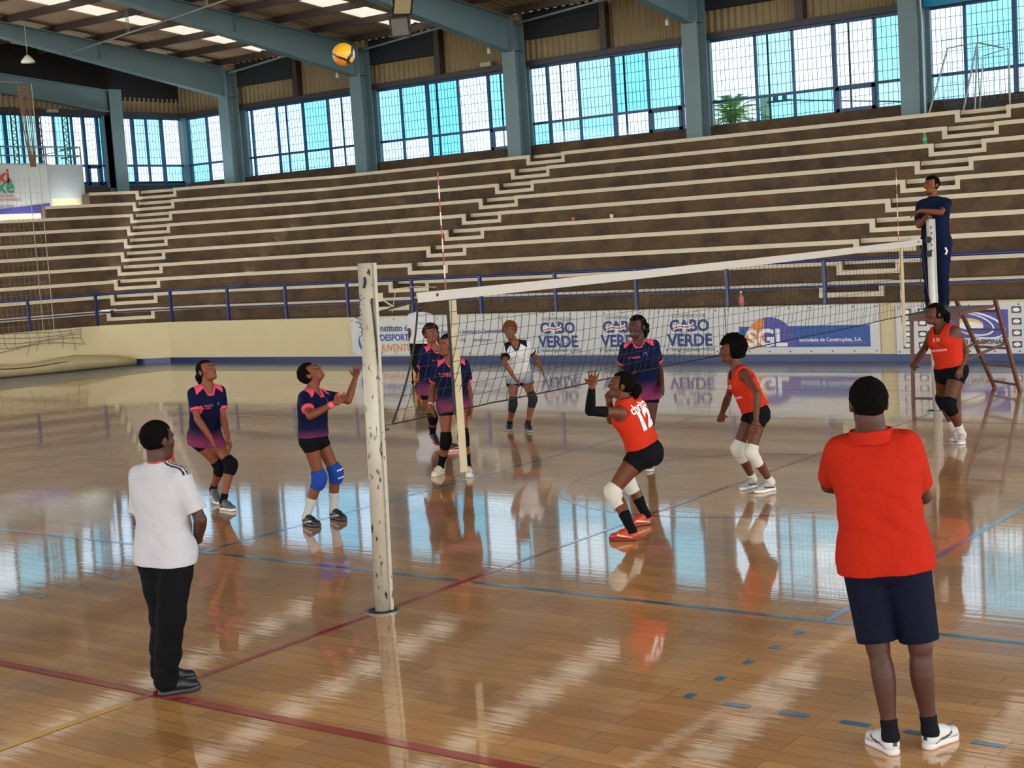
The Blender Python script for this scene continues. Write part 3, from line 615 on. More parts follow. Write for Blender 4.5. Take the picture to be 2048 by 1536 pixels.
def post(name, base, top, label, near):
    base = np.array(base, float); top = np.array(top, float)
    root = empty(name, tuple(base), label, 'net post')
    m = POSTW if near else PAINTW
    q = MB(); q.tube([base, top], .055 if near else .045, 24); q.build('tube', m, root, True)
    s = MB(); d = np.array((0, .0, 0)); s.bar(base+(0.052 if near else .042, .03, 0), top+(.052 if near else .042, .03, 0), .03, .03, up=(0, 1, 0)); s.build('groove_rail', m, root)
    r = MB(); r.tube([base+(0, 0, .002), base+(0, 0, .006)], .13, 28); r.build('floor_socket', mat('steel_ring', '8a8a86', .3, metal=.8), root)
    r = MB(); r.tube([base+(0, 0, .006), base+(0, 0, .009)], .105, 28); r.build('socket_hole', BLK, root)
    if near:
        h = MB(); h.tube([top+(.035, -.055, -.10), top+(.05, -.07, -.13), top+(.03, -.065, -.17)], .01, 6); h.build('hook', BLK, root)
        k = MB()
        for i in range(9):
            a = i*.9; z0 = 2.30-.034*i
            k.tube([(base[0]+.02+.03*math.sin(a), base[1]-.057+.004*math.cos(a), z0), (base[0]+.045+.01*math.cos(a*2), base[1]-.045, z0-.02), (base[0]+.02+.02*math.cos(a), base[1]-.056, z0-.04)], .0035, 5)
        k.build('handwriting', INK, root)
        w = MB(); w.box(base[0]-.03, base[0]+.03, base[1]+.06, base[1]+.14, 1.28, 1.40); w.bar((base[0], base[1]+.1, 1.33), (base[0], base[1]+.2, 1.29), .015); w.build('winch', BLK, root)
        w = MB(); w.tube([(base[0]+.06, base[1]+.06, 2.25), (base[0]+.06, base[1]+.08, 1.75), (base[0]+.06, base[1]+.07, 1.4)], .006, 5); w.build('tension_cord', BLK, root)
    else:
        w = MB()
        for i in range(5):
            P = base+(top-base)*(.965-.03*i); w.tube([P+(.03, -.055, 0), P+(.045, -.05, -.02), P+(.03, -.055, -.035)], .006, 5)
        w.build('handwriting', INK, root)
        w = MB(); w.box(base[0]-.03, base[0]+.03, base[1]-.09, base[1]-.05, 2.2, 2.28); w.box(base[0]-.03, base[0]+.03, base[1]-.08, base[1]-.04, 2.02, 2.1); w.build('pulley', BLK, root)
    return root
post('net_post', (0, -.955, 0), (0, -.87, 2.50), 'chipped white steel net post with blue handwriting, standing nearest the camera', True)
post('net_post', (0, 9.97, 0), (0, 9.97, 2.5), 'white steel net post under the referee, at the far end of the net', False)
# ================================================================== volleyball net
net = empty('volleyball_net', (0, 4.5, 1.3), 'black mesh volleyball net with a white top band stretched between the posts', 'volleyball net')
def topz(y): return 2.24+.0006*(y-4.5)**2
def botz(y): return 1.325
def nx(y, s): return .03*math.sin(y*1.1)*s*(1-s)*4
q = MB(); n = 48
for i in range(n):
    y0 = -.33+(9.67+.33)*i/n; y1 = -.33+10.0*(i+1)/n
    q.box(-.006, .006, y0, y1, topz(y0)-.075, topz(y0)) if 0 else q.prism([(-.006, y0, topz(y0)-.075), (.006, y0, topz(y0)-.075), (.006, y1, topz(y1)-.075), (-.006, y1, topz(y1)-.075)], [(-.006, y0, topz(y0)), (.006, y0, topz(y0)), (.006, y1, topz(y1)), (-.006, y1, topz(y1))])
q.build('top_band', mat('white_band_canvas', 'b0aaa0', .7, noise=.06), net)
q = MB()
for y0, dz in ((-.1, .03), (9.55, .03)): q.tube([(-.0075, y0, topz(y0)-dz), (.0075, y0, topz(y0)-dz)], .014, 10)
q.build('eyelet', BLK, net)
def edgeL(s): return -.33-.37*s**1.6
def edgeR(s): return 9.67
def P(u, s):
    yl, yr = edgeL(s), edgeR(s); yt = -.33+10*u; y = yl+(yr-yl)*u; z0 = topz(yt)-.075; z1 = botz(y); z_ = z0+(z1-z0)*s
    w = .012*math.sin(u*170+s*4)*s+.02*math.sin(u*23+s*3)*s
    return (nx(y, s)+w, y+.02*math.sin(u*60)*s, z_)
q = MB(); NC, NR = 100, 9
for i in range(1, NC):
    pts = [P(i/NC, j/NR) for j in range(NR+1)]
    for a, c_ in zip(pts[:-1], pts[1:]): q.bar(a, c_, .0032, up=(0, 1, 0))
for j in range(1, NR):
    pts = [P(i/50, j/NR) for i in range(51)]
    for a, c_ in zip(pts[:-1], pts[1:]): q.bar(a, c_, .0032)
q.build('mesh', CORD, net)
q = MB(); q.tube([P(i/60, 1) for i in range(61)], .006, 5); q.tube([P(0, j/12) for j in range(13)], .008, 5); q.tube([P(1, j/12) for j in range(13)], .006, 5); q.build('border_cord', CORD, net)
for pts_, r_ in (([(0, -.33, 2.2), (.0, -.6, 2.17), (.03, -.84, 2.12)], .007), ([(0, -.33, 2.19), (.0, -.62, 2.16), (.03, -.84, 2.145)], .006), ([(0, 9.67, 2.24), (0, 9.93, 2.2)], .006),
                ([(0, 9.67, 2.2), (0, 9.8, 1.6), (0, 9.95, 1.28)], .007), ([(0, -.7, 1.325), (0, -.88, 1.33)], .003)): MB().tube(pts_, r_, 5).build('tie_cord', CORD, net)
q = MB(); q.tube([(.05, -.86, 2.28), (.0, -.78, 2.27), (.0, -.66, 2.2), (0, -.6, 2.17)], .007, 5); q.tube([(0, -.62, 2.13), (0, -.56, 2.3), (0, -.33, 2.3), (0, -.1, 2.28)], .003, 4); q.box(-.012, .012, -.86, -.72, 2.22, 2.28); q.build('white_strap', STRAP, net)
for yy, lo in ((.05, .84), (8.97, .95)):
    q = MB(); q.box(-.012, -.006, yy-.0, yy+.085, lo+.0, 2.17); q.build('side_strap', STRAP, net)
    q = MB(); q.box(-.016, -.013, yy-.03, yy-.0, 1.3, 2.24) if yy < 1 else q.box(-.016, -.013, yy-.012, yy+.0, 1.3, 2.24); q.build('antenna_sleeve', CORD if yy < 1 else STRAP, net)
AR, AW = mat('antenna_red', '9c3a2e', .5), mat('antenna_white', 'd2c6ae', .5)
for yy, lb in ((.035, 'red and white striped antenna at the near side of the net'), (8.96, 'red and white striped antenna at the far side of the net')):
    q = MB()
    for i in range(19): q.tube([(-.02, yy, 1.24+.1*i), (-.02, yy, 1.34+.1*i)], .005, 8, m=i % 2)
    tag(q.build('net_antenna', [AR, AW]), lb, 'antenna')
# ================================================================== referee stand
RB = mat('reddish_brown_steel', '5a352a', .5, noise=.15)
rs_ = empty('referee_stand', (0, 11.3, 0), 'reddish brown steel referee stand with a small platform and ladder behind the far post', 'referee stand')
PL = (-.40, .28, 10.15, 11.5, 1.27)
q = MB(); q.box(PL[0], PL[1], PL[2], PL[3], 1.23, 1.27); q.box(PL[0], PL[1], PL[2]-.02, PL[2]+.02, 1.17, 1.27); q.build('platform', RB, rs_)
for (x, y) in ((-.37, 10.17), (.25, 10.17)):
    MB().bar((x, y, 1.25), (x, y-.05, 0), .04).build('leg', RB, rs_)
for x in (-.12, .42):
    MB().bar((x-.12, 11.5, 1.34), (x+.02, 12.55 if x < 0 else 12.0, 0), .045).build('ladder_rail', RB, rs_)
for k in range(5):
    s = (k+.6)/5; ya = 11.5+1.05*s; yb_ = 11.5+.5*s; MB().bar((-.24+.14*s, ya, 1.34*(1-s)), (.3+.14*s, yb_, 1.34*(1-s)), .03).build('rung', RB, rs_)
q = MB(); q.bar((-.37, 10.13, .14), (.25, 10.13, .14), .03); q.bar((-.37, 10.15, .62), (.25, 10.15, .66), .03); q.bar((-.37, 10.14, .62), (-.3, 10.15, .74), .02); q.bar((-.37, 10.15, .64), (-.1, 12.4, .7), .03); q.bar((.25, 10.15, .62), (.36, 11.8, .72), .03); q.build('brace', RB, rs_)
# ================================================================== hanging floodlights, lamp, rods
FG = mat('lamp_housing', '26282a', .5); FGL = mat('lamp_glass', 'b9a87e', .3); FG2 = mat('lamp_glass_grey', '77726a', .3); ALU = mat('aluminium', 'a8aaa8', .35, metal=.7)
def flood(loc, s, tilt, gm, label):
    r = empty('floodlight', loc, label, 'floodlight')
    n_ = Vector(tilt).normalized(); x_ = n_.cross(Vector((0, 0, 1))).normalized(); y_ = x_.cross(n_)
    def bx(w, h, d0, d1, m, nm):
        c = [Vector(loc)+x_*a*w+y_*b_*h for a, b_ in ((-1, -1), (1, -1), (1, 1), (-1, 1))]
        MB().prism([p+n_*d0 for p in c], [p+n_*d1 for p in c]).build(nm, m, r)
    bx(s, s, -.1, .0, FG, 'housing'); bx(s*.8, s*.8, .0, .008, gm, 'glass')
    L0 = Vector(loc); q = MB(); q.tube([L0+x_*s, L0+x_*s*.9-n_*.2+Vector((0, 0, .3)), L0-x_*s*.9-n_*.2+Vector((0, 0, .3)), L0-x_*s], .02, 6); q.tube([L0-n_*.2+Vector((0, 0, .3)), L0-n_*.2+Vector((0, 0, 1.15))], .02, 6); q.build('bracket', ALU, r)
flood((-15.39, 18, 8.08), .24, (.75, -.55, -.75), FGL, 'square floodlight with a yellowish glass hanging under the roof, the upper of two')
flood((-15.6, 18.1, 7.64), .24, (.5, -.9, -.35), FG2, 'square floodlight with a grey glass hanging just below another one')
lp = empty('bay_lamp', (-29.6, 18, 8.55), 'small round bay lamp hanging from the roof at the top left', 'lamp')
MB().tube([(-29.6, 18, 8.5), (-29.6, 18, 8.56), (-29.6, 18, 8.68), (-29.6, 18, 8.72)], [.2, .19, .08, .04], 16).build('reflector', mat('lamp_white', 'e8ead8', .3), lp, True)
MB().tube([(-29.6, 18, 8.72), (-29.6, 18, 9.7)], .012, 6).build('rod', ALU, lp)
for j, (a, c_) in enumerate((((-30.05, 19.6, 8.86), (-18.2, 17.5, 9.15)), ((-18.2, 21.3, 8.95), (-12.3, 20.5, 9.1)))):
    q = MB(); q.tube([a, c_], .022, 6)
    for s in (.32, .66): 
        P_ = np.array(a)*(1-s)+np.array(c_)*s; q.tube([P_, P_+(0, 0, .65)], .012, 5); q.tube([P_+(.08, 0, 0), P_+(.08, 0, .65)], .012, 5)
    tag(q.build('ceiling_conduit', ALU), ['long pale conduit slung under the roof across the first bays', 'pale conduit slung under the roof above the middle bay'][j], 'conduit')
# small hanging wires with insulators near column heads
for cx, lb in ((-24.1, 'white cable with a small plug hanging beside the column right of the ball'), (-18.18, 'white cable hanging beside the middle column head'), (-12.3, 'white cable with a small plug hanging beside the column left of the palm tree')):
    q = MB(); x = cx-.5; q.tube([(x, 25.6, 9.06), (x, 25.6, 8.7), (x+.05, 25.6, 8.4), (x-.02, 25.6, 8.0)], .012, 5); q.box(x-.06, x+.02, 25.57, 25.63, 7.86, 8.0); tag(q.build('hanging_cable', mat('white_plastic', 'd8d8cc', .4)), lb, 'cable')
# ================================================================== stored metal frames at the right of the top tier
fm = mat('galvanised_tube', '9aa6aa', .4, metal=.3)
def frame(label, tubes, name='goal_frame', r=.022):
    o = MB()
    for t_ in tubes: o.tube(t_, r, 6)
    tag(o.build(name, fm), label, 'frame')
zf = zt(9)
frame('slanting metal goal frame stored on the top tier at the right', [[(-5.85, 25.5, zf), (-5.48, 25.9, 6.36), (-4.78, 25.9, 6.4), (-4.78, 25.6, zf)], [(-4.78, 25.9, 6.4), (-5.02, 25.5, zf)], [(-4.78, 25.9, 6.4), (-4.16, 25.9, 6.2)]])
frame('upright metal goal frame leaning beside another at the right of the top tier', [[(-4.85, 26.1, zf), (-4.72, 26.1, 6.1), (-4.12, 26.1, 6.2), (-4.1, 26.0, zf)]])
nb_ = empty('stored_net', (-4.9, 26.2, zf), 'grey net stretched over the stored frames in front of the right-hand windows', 'net')
q = MB(); x = -5.75
while x < -3.0: q.bar((x, 26.3, zf+.2), (x, 26.3, 6.75), .008); x += .17
zz = zf+.25
while zz < 6.8: q.bar((-5.75, 26.3, zz), (-3, 26.3, zz+.02*math.sin(zz*7)), .008); zz += .17
q.build('mesh', mat('blue_grey_net', '51707c', .8), nb_)
q = MB()
for k in range(26): 
    x = -5.5+.05*k; q.tube([(x, 25.9, zf+.3+.05*math.sin(k)), (x+.06*math.sin(k*2.), 25.7, zf+.12), (x+.1, 25.6, zf+.03)], .012, 5)
q.build('bundled_netting', mat('dark_net', '3d4448', .9), nb_)
frame('tall pale pipe standing beside the column at the right end of the stand', [[(-6.0, 25.7, zf), (-6.0, 25.7, 7.0), (-6.05, 25.7, 8.0)]], 'stored_pipe', .03)
bp_ = MB().box(-6.15, -2.9, 26.2, 26.3, 7.42, 8.5).build('blue_panel', mat('cyan_blue_sheet', '0f7fa6', .5)); tag(bp_, 'bright blue sheet panel above the windows at the top right', 'panel')
# ================================================================== litter on the tiers
def bottle(loc, h, m, cap, label):
    r = empty('bottle', loc, label, 'bottle'); x, y, z0 = loc
    MB().tube([(x, y, z0), (x, y, z0+h*.62), (x, y, z0+h*.8), (x, y, z0+h*.9)], [h*.17, h*.17, h*.07, h*.06], 12).build('body', m, r, True)
    MB().tube([(x, y, z0+h*.9), (x, y, z0+h)], h*.07, 10).build('cap', cap, r)
bottle((-5.12, 23.3, zt(7)), .28, mat('green_glass', '3f9f6e', .2), MC['white_plastic'], 'small green bottle standing on an upper tier at the right')
bottle((-6.3, 16.62, .985), .32, mat('pink_plastic', 'b56a66', .4), MC['white_plastic'], 'pink bottle standing on the walkway beside a blue railing post')
def cup(loc, m, label):
    x, y, z0 = loc; tag(MB().tube([(x, y, z0), (x, y, z0+.1)], [.035, .045], 12).build('cup', m, None, True), label, 'cup')
cup((-13.0, 20.95, zt(4)), mat('orange_plastic', 'c4683a', .5), 'small orange cup left on a tier right of the middle stair')
cup((-11.9, 20.95, zt(4)), MC['white_plastic'], 'small white cup left on a tier right of the middle stair')
# ================================================================== ball
BX = np.array((-2.41, 1.70, 4.41)); 
bm = bmesh.new(); bmesh.ops.create_icosphere(bm, subdivisions=5, radius=.106)
for f in bm.faces:
    c_ = f.calc_center_median().normalized(); f.smooth = True
    d = Vector(_f); v = -Vector(_f); r_ = Vector(_r2); u_ = Vector(_u2)
    a, b_, w = c_.dot(r_), c_.dot(u_), c_.dot(v)
    k = 0
    cv = -.08-.52*(a+.9)+.06*math.sin(a*4)
    if b_ < cv-.1: k = 2
    elif b_ < cv+.1: k = 1
    if a > .30 and b_ < .15 and abs(b_+.62-1.6*(a-.45)) < .2: k = 1
    if a > .72 and b_ > -.3: k = 1
    if a > .86: k = 3
    f.material_index = k
me = D.meshes.new('volleyball'); bm.to_mesh(me); bm.free()
for m_ in (mat('ball_yellow', 'e8b020', .45), mat('ball_navy', '27203c', .45), mat('ball_orange', 'd98a22', .45), mat('ball_white', 'c9c2c4', .45)): me.materials.append(m_)
o = D.objects.new('volleyball', me); COL.objects.link(o); o.location = BX; tag(o, 'yellow and navy volleyball in the air above the net', 'ball')
# ================================================================== outside: ground, palm tree, pole, far buildings
g = MB().quad([(-160, 27.2, -.3), (120, 27.2, -.3), (120, 200, -.3), (-160, 200, -.3)]).build('ground', mat('dusty_ground', '8f8268', .9, noise=.2)); tag(g, kind='structure')
g = MB().quad([(-160, -100, -.3), (-33.6, -100, -.3), (-33.6, 200, -.3), (-160, 200, -.3)]).build('ground', MC['dusty_ground']); tag(g, kind='structure')
g = MB().quad([(-33.6, -100, -.3), (120, -100, -.3), (120, -26.7, -.3), (-33.6, -26.7, -.3)]).build('ground', MC['dusty_ground']); tag(g, kind='structure')
pt = empty('palm_tree', (-21.3, 45, 0), 'green palm tree outside, seen through the right-hand windows', 'tree')
MB().tube([(-21.3, 45, -.3), (-21.2, 45, 3), (-21.35, 45, 6.8)], [.22, .18, .15], 10).build('trunk', mat('palm_trunk', '6b5a42', .9, noise=.2), pt, True)
q = MB()
for i in range(40):
    az = i*2.4; el = math.radians(75-i*2.6); L_ = 1.7; P0_ = np.array((-21.35, 45, 6.8)); d = np.array((math.cos(az)*math.cos(el), math.sin(az)*math.cos(el), math.sin(el))); pts = [P0_+d*L_*s+np.array((0, 0, -.75*s*s*L_*.6)) for s in np.linspace(0, 1, 8)]
    side = np.cross(d, (0, 0, 1.)); side /= np.linalg.norm(side)+1e-6
    for a, c_ in zip(pts[:-1], pts[1:]): q.bar(a, c_, .02)
    for j in range(1, 8):
        for sg in (-1, 1):
            for dj in (0, .5):
                P1_ = pts[j-1]*(1-dj)+pts[j]*dj; q.quad([P1_, P1_+d*.05, P1_+side*sg*.38+d*.22+np.array((0, 0, -.16))])
q.build('fronds', mat('palm_green', '5f8a34', .6, noise=.2), pt)
o = MB().tube([(-20.1, 45.5, -.3), (-20.1, 45.5, 7.6)], .17, 10).build('utility_pole', mat('pale_concrete', 'cbb48c', .8)); tag(o, 'pale utility pole outside beside the palm tree', 'pole')
q = MB(); q.box(-20.0, -19.0, 45.4, 45.6, 7.25, 7.32)
for dx in (.3, .7): q.box(-20+dx, -20+dx+.12, 45.4, 45.6, 7.32, 7.5)
tag(q.build('pole_crossarm', mat('dark_insulator', '3c4046', .6)), 'crossarm with insulators near the top of the outdoor pole', 'crossarm')
tag(MB().tube([(-19.2, 45.5, 7.3), (-14, 46, 6.7), (-7, 47, 6.5)], .03, 5).build('power_line', MC['dark_insulator']), 'dark power line sagging right from the outdoor pole', 'cable')
for i, (x, y, w, h) in enumerate([(-75, 60, 9, 5.8), (-62, 70, 7, 6.6), (-50, 62, 8, 5.6), (-40, 75, 6, 7.0), (-80, 35, 7, 5.6)]):
    r = empty('house', (x, y, -.3), ['low pale house far outside, leftmost beyond the corner windows', 'taller pale house far outside beyond the corner windows', 'wide pale house far outside beyond the left windows', 'narrow pale house far outside beyond the left windows', 'pale house far outside beyond the end windows'][i], 'house', 'far houses')
    MB().box(x-w/2, x+w/2, y, y+6, -.3, h).build('walls', mat('pale_render', 'd8d2c6', .8), r); MB().box(x-w/2-.2, x+w/2+.2, y-.2, y+6.2, h, h+.25).build('roof', mat('roof_tan', 'b09a80', .8), r)
    for j in range(3): MB().box(x-w/2+1+j*2.2, x-w/2+1.9+j*2.2, y-.05, y+.02, h-2, h-.9).build('window', mat('dark_pane', '58636c', .4), r)
# joint positions in metres, one row of numbers per person
ROWS = {
    'ref_near': [1.71, 0.044, -2.902, 0, 0.041, -2.906, 0.867, 0.047, -2.898, 1.394, 0.035, -2.881, 1.535, -0.185, 0.983, 0, -0.185, 0.983, 0, 0.024, 0.999, -0.035, 0.001, 0.035, 0.999, 0.128, -2.889, 0.85, 0.201, -2.87, 1.32, 0.192, -3.036, 0.476, 0.099, -3.038, 0.085, 0.075, -3.082, 0, 0.201, -2.854, 0, 0.299, -2.829, 1.049, 0.13, -2.719, 0.891, -0.003, -2.638, 0.82, -0.047, -2.922, 0.85, -0.109, -2.928, 1.324, 0.05, -2.963, 0.457, -0.091, -2.906, 0.085, -0.116, -2.949, 0, 0.014, -2.724, 0, -0.141, -2.937, 1.035, -0.145, -2.749, 0.862, -0.11, -2.59, 0.809],
    'player_hands_knees': [1.66, -4.598, 1.693, 0.018, -4.713, 1.638, 0.757, -4.592, 1.624, 1.292, -4.587, 1.63, 1.443, 0.958, -0.285, 0, 0.958, -0.285, 0, 0.926, 0.055, 0.375, -0.374, -0.022, 0.927, -4.738, 1.555, 0.741, -4.65, 1.479, 1.23, -4.636, 1.753, 0.414, -4.896, 1.854, 0.141, -4.939, 1.876, 0.07, -4.723, 1.765, 0, -4.555, 1.426, 0.97, -4.454, 1.5, 0.755, -4.408, 1.52, 0.596, -4.689, 1.721, 0.741, -4.565, 1.772, 1.219, -4.418, 1.703, 0.453, -4.44, 1.576, 0.085, -4.49, 1.583, 0, -4.24, 1.547, 0, -4.514, 1.735, 0.944, -4.386, 1.664, 0.742, -4.301, 1.626, 0.604],
    'player_reaching': [1.66, -2.828, 1.404, 0, -2.862, 1.37, 0.85, -2.851, 1.382, 1.302, -2.85, 1.383, 1.446, 0.959, 0.285, 0, 0.959, 0.285, 0, 0.612, 0.421, 0.669, -0.551, -0.379, 0.743, -2.837, 1.288, 0.833, -2.809, 1.233, 1.235, -2.795, 1.335, 0.444, -2.928, 1.259, 0.085, -2.978, 1.267, 0, -2.729, 1.223, 0, -2.614, 1.094, 1.086, -2.455, 1.259, 1.184, -2.32, 1.322, 1.258, -2.887, 1.453, 0.833, -2.896, 1.526, 1.23, -2.795, 1.566, 0.466, -2.877, 1.579, 0.085, -2.925, 1.589, 0, -2.679, 1.536, 0, -2.693, 1.705, 1.149, -2.695, 1.837, 1.361, -2.739, 1.935, 1.487],
    'player_stepping': [1.66, -4.772, 5.621, 0.025, -4.865, 5.544, 0.804, -4.818, 5.582, 1.313, -4.829, 5.574, 1.478, 0.964, -0.264, 0, 0.964, -0.264, 0, 0.86, -0.503, 0.087, -0.075, 0.044, 0.996, -4.888, 5.46, 0.787, -4.864, 5.43, 1.259, -4.883, 5.559, 0.404, -5.093, 5.785, 0.165, -5.132, 5.808, 0.1, -4.934, 5.689, 0, -4.941, 5.468, 0.99, -4.957, 5.421, 0.746, -4.965, 5.389, 0.583, -4.842, 5.627, 0.787, -4.786, 5.724, 1.229, -4.68, 5.57, 0.431, -4.56, 5.436, 0.085, -4.593, 5.398, 0, -4.428, 5.589, 0, -4.809, 5.802, 0.959, -4.859, 5.729, 0.726, -4.898, 5.675, 0.575],
    'player_front': [1.67, -3.324, 3.99, 0, -3.283, 4.024, 0.826, -3.279, 4.027, 1.308, -3.305, 4.006, 1.473, 0.7, -0.714, 0, 0.7, -0.714, 0, 0.077, -0.996, 0.035, -0.003, 0.035, 0.999, -3.345, 3.963, 0.809, -3.39, 3.919, 1.24, -3.349, 3.935, 0.413, -3.54, 4.035, 0.085, -3.551, 4.084, 0, -3.497, 3.836, 0, -3.523, 3.982, 0.997, -3.454, 3.833, 0.808, -3.362, 3.77, 0.684, -3.221, 4.085, 0.809, -3.17, 4.134, 1.236, -3.111, 3.952, 0.451, -3.176, 4.078, 0.085, -3.209, 4.115, 0, -3.039, 3.926, 0, -3.202, 4.216, 0.966, -3.103, 4.113, 0.761, -3.046, 4.043, 0.62],
    'libero': [1.56, -4.772, 7.219, 0, -4.797, 7.326, 0.741, -4.697, 7.151, 1.219, -4.743, 7.117, 1.378, 0.666, -0.746, 0, 0.666, -0.746, 0, 0.568, -0.82, -0.07, 0.04, -0.057, 0.998, -4.857, 7.272, 0.725, -4.819, 7.081, 1.148, -4.804, 7.16, 0.375, -4.984, 7.292, 0.085, -5.01, 7.335, 0, -4.887, 7.133, 0, -4.716, 6.924, 0.961, -4.615, 6.976, 0.756, -4.504, 6.908, 0.67, -4.736, 7.38, 0.725, -4.6, 7.265, 1.17, -4.539, 7.259, 0.435, -4.648, 7.25, 0.085, -4.685, 7.284, 0, -4.508, 7.126, 0, -4.626, 7.465, 0.998, -4.47, 7.404, 0.835, -4.372, 7.336, 0.735],
    'line_judge': [1.75, -10.316, 11.725, 0, -10.276, 11.76, 0.851, -10.242, 11.789, 1.358, -10.254, 11.779, 1.522, 0.713, -0.701, 0, 0.713, -0.701, 0, 0.824, -0.567, 0, 0, 0, 1, -10.34, 11.695, 0.834, -10.369, 11.66, 1.3, -10.293, 11.643, 0.423, -10.481, 11.783, 0.085, -10.511, 11.823, 0, -10.351, 11.61, 0, -10.381, 11.625, 1.005, -10.371, 11.608, 0.743, -10.347, 11.611, 0.569, -10.212, 11.825, 0.834, -10.125, 11.909, 1.269, -10.123, 11.676, 0.455, -10.257, 11.796, 0.085, -10.291, 11.833, 0, -10.113, 11.635, 0, -10.047, 11.954, 0.985, -9.923, 11.893, 0.762, -9.823, 11.789, 0.663],
    'player_glasses': [1.74, -1.379, 4.808, 0, -1.296, 4.86, 0.89, -1.316, 4.847, 1.429, -1.328, 4.84, 1.575, 0.409, -0.912, 0, 0.409, -0.912, 0, -0.102, -0.995, 0, 0, 0, 1, -1.379, 4.823, 0.873, -1.46, 4.783, 1.349, -1.388, 4.704, 0.476, -1.477, 4.784, 0.085, -1.493, 4.831, 0, -1.407, 4.581, 0, -1.591, 4.895, 1.109, -1.383, 4.75, 1.049, -1.27, 4.636, 1.116, -1.214, 4.897, 0.873, -1.168, 4.914, 1.363, -1.25, 4.855, 0.462, -1.341, 4.984, 0.085, -1.361, 5.03, 0, -1.254, 4.788, 0, -1.204, 5.042, 1.098, -1.074, 4.871, 0.95, -0.991, 4.753, 0.852],
    'crouching12': [1.68, 0.283, 1.977, 0, 0.388, 2.104, 0.705, 0.288, 1.98, 1.177, 0.272, 1.97, 1.295, -1, -0.01, 0, -1, -0.01, 0, -0.842, -0.498, 0.208, 0.179, 0.106, 0.978, 0.387, 2.191, 0.688, 0.292, 2.147, 1.147, 0.077, 2.252, 0.443, 0.223, 2.33, 0.085, 0.247, 2.374, 0, 0.125, 2.15, 0, 0.08, 2.067, 0.974, 0.162, 1.929, 1.169, 0.082, 2.047, 1.258, 0.389, 2.016, 0.688, 0.311, 1.848, 1.073, 0.221, 1.805, 0.393, 0.453, 1.718, 0.085, 0.5, 1.735, 0, 0.259, 1.65, 0, 0.181, 1.598, 1.118, 0.275, 1.508, 1.333, 0.248, 1.595, 1.475],
    'orange_ready': [1.64, 0.381, 4.134, 0, 0.408, 4.149, 0.782, 0.264, 4.073, 1.212, 0.217, 4.048, 1.39, -0.647, -0.762, 0, -0.647, -0.762, 0, -0.768, -0.637, -0.07, -0.054, -0.045, 0.998, 0.343, 4.204, 0.766, 0.176, 4.186, 1.128, 0.224, 4.072, 0.418, 0.28, 4.258, 0.085, 0.291, 4.307, 0, 0.237, 4.063, 0, 0.045, 4.265, 0.895, 0.079, 4.064, 0.757, 0.123, 3.934, 0.668, 0.473, 4.094, 0.766, 0.396, 3.983, 1.166, 0.435, 3.955, 0.403, 0.529, 4.152, 0.085, 0.549, 4.197, 0, 0.446, 3.97, 0, 0.574, 3.867, 0.986, 0.571, 3.829, 0.743, 0.594, 3.719, 0.623],
    'orange_right': [1.7, 1.175, 7.51, 0, 1.129, 7.493, 0.826, 1.058, 7.467, 1.315, 0.981, 7.439, 1.454, -0.257, -0.966, 0, -0.257, -0.966, 0, -0.64, -0.765, 0.07, 0.045, 0.054, 0.998, 1.043, 7.516, 0.809, 0.919, 7.512, 1.225, 0.939, 7.688, 0.458, 1.081, 7.696, 0.085, 1.07, 7.745, 0, 1.125, 7.492, 0, 0.762, 7.667, 1.038, 0.717, 7.462, 0.892, 0.726, 7.313, 0.812, 1.214, 7.47, 0.809, 1.218, 7.429, 1.264, 1.162, 7.312, 0.441, 1.235, 7.479, 0.085, 1.223, 7.527, 0, 1.283, 7.276, 0, 1.278, 7.574, 1.021, 1.28, 7.39, 0.844, 1.284, 7.246, 0.754],
    'referee': [1.74, -0.071, 10.281, 1.3, -0.046, 10.29, 2.182, -0.057, 10.286, 2.765, -0.075, 10.279, 2.942, 0.013, -1, 0, 0.013, -1, 0, -0.362, -0.93, 0.07, 0.025, 0.065, 0.998, -0.137, 10.289, 2.165, -0.23, 10.285, 2.689, -0.173, 10.363, 1.759, -0.243, 10.512, 1.385, -0.253, 10.561, 1.3, -0.203, 10.302, 1.3, -0.214, 10.151, 2.425, -0.03, 10.03, 2.565, 0.03, 9.93, 2.5, 0.044, 10.291, 2.165, 0.118, 10.289, 2.695, 0.088, 10.132, 1.786, 0.064, 10.21, 1.385, 0.051, 10.258, 1.3, 0.119, 10.002, 1.3, 0.137, 10.018, 2.577, -0.104, 9.925, 2.617, -0.196, 9.789, 2.558],
    'coach_orange': [1.82, 4.342, -1.926, 0, 4.258, -1.961, 0.958, 4.218, -1.977, 1.561, 4.21, -1.98, 1.709, -0.346, 0.938, 0, -0.346, 0.938, 0, -0.605, 0.796, 0, 0, 0, 1, 4.347, -1.928, 0.939, 4.38, -1.917, 1.497, 4.412, -1.94, 0.511, 4.437, -1.919, 0.085, 4.426, -1.968, 0, 4.488, -1.698, 0, 4.388, -1.773, 1.223, 4.193, -1.582, 1.222, 4.061, -1.457, 1.234, 4.169, -1.993, 0.939, 4.067, -2.032, 1.473, 4.234, -2.034, 0.51, 4.297, -2.073, 0.085, 4.337, -2.104, 0, 4.117, -1.936, 0, 3.926, -1.848, 1.269, 3.92, -1.581, 1.209, 3.956, -1.405, 1.233],
}
PE = {}
for nm_, row in ROWS.items():
    o = {'H': row[0]}; it = 1
    for k_ in ['base', 'pel', 'neck', 'head', 'F', 'Fp', 'hf', 'hu']+[a_+s_ for s_ in 'RL' for a_ in ('hip', 'sh', 'kn', 'ank', 'heel', 'toe', 'el', 'wr', 'tip')]:
        o[k_] = row[it:it+3]; it += 3
    PE[nm_] = o
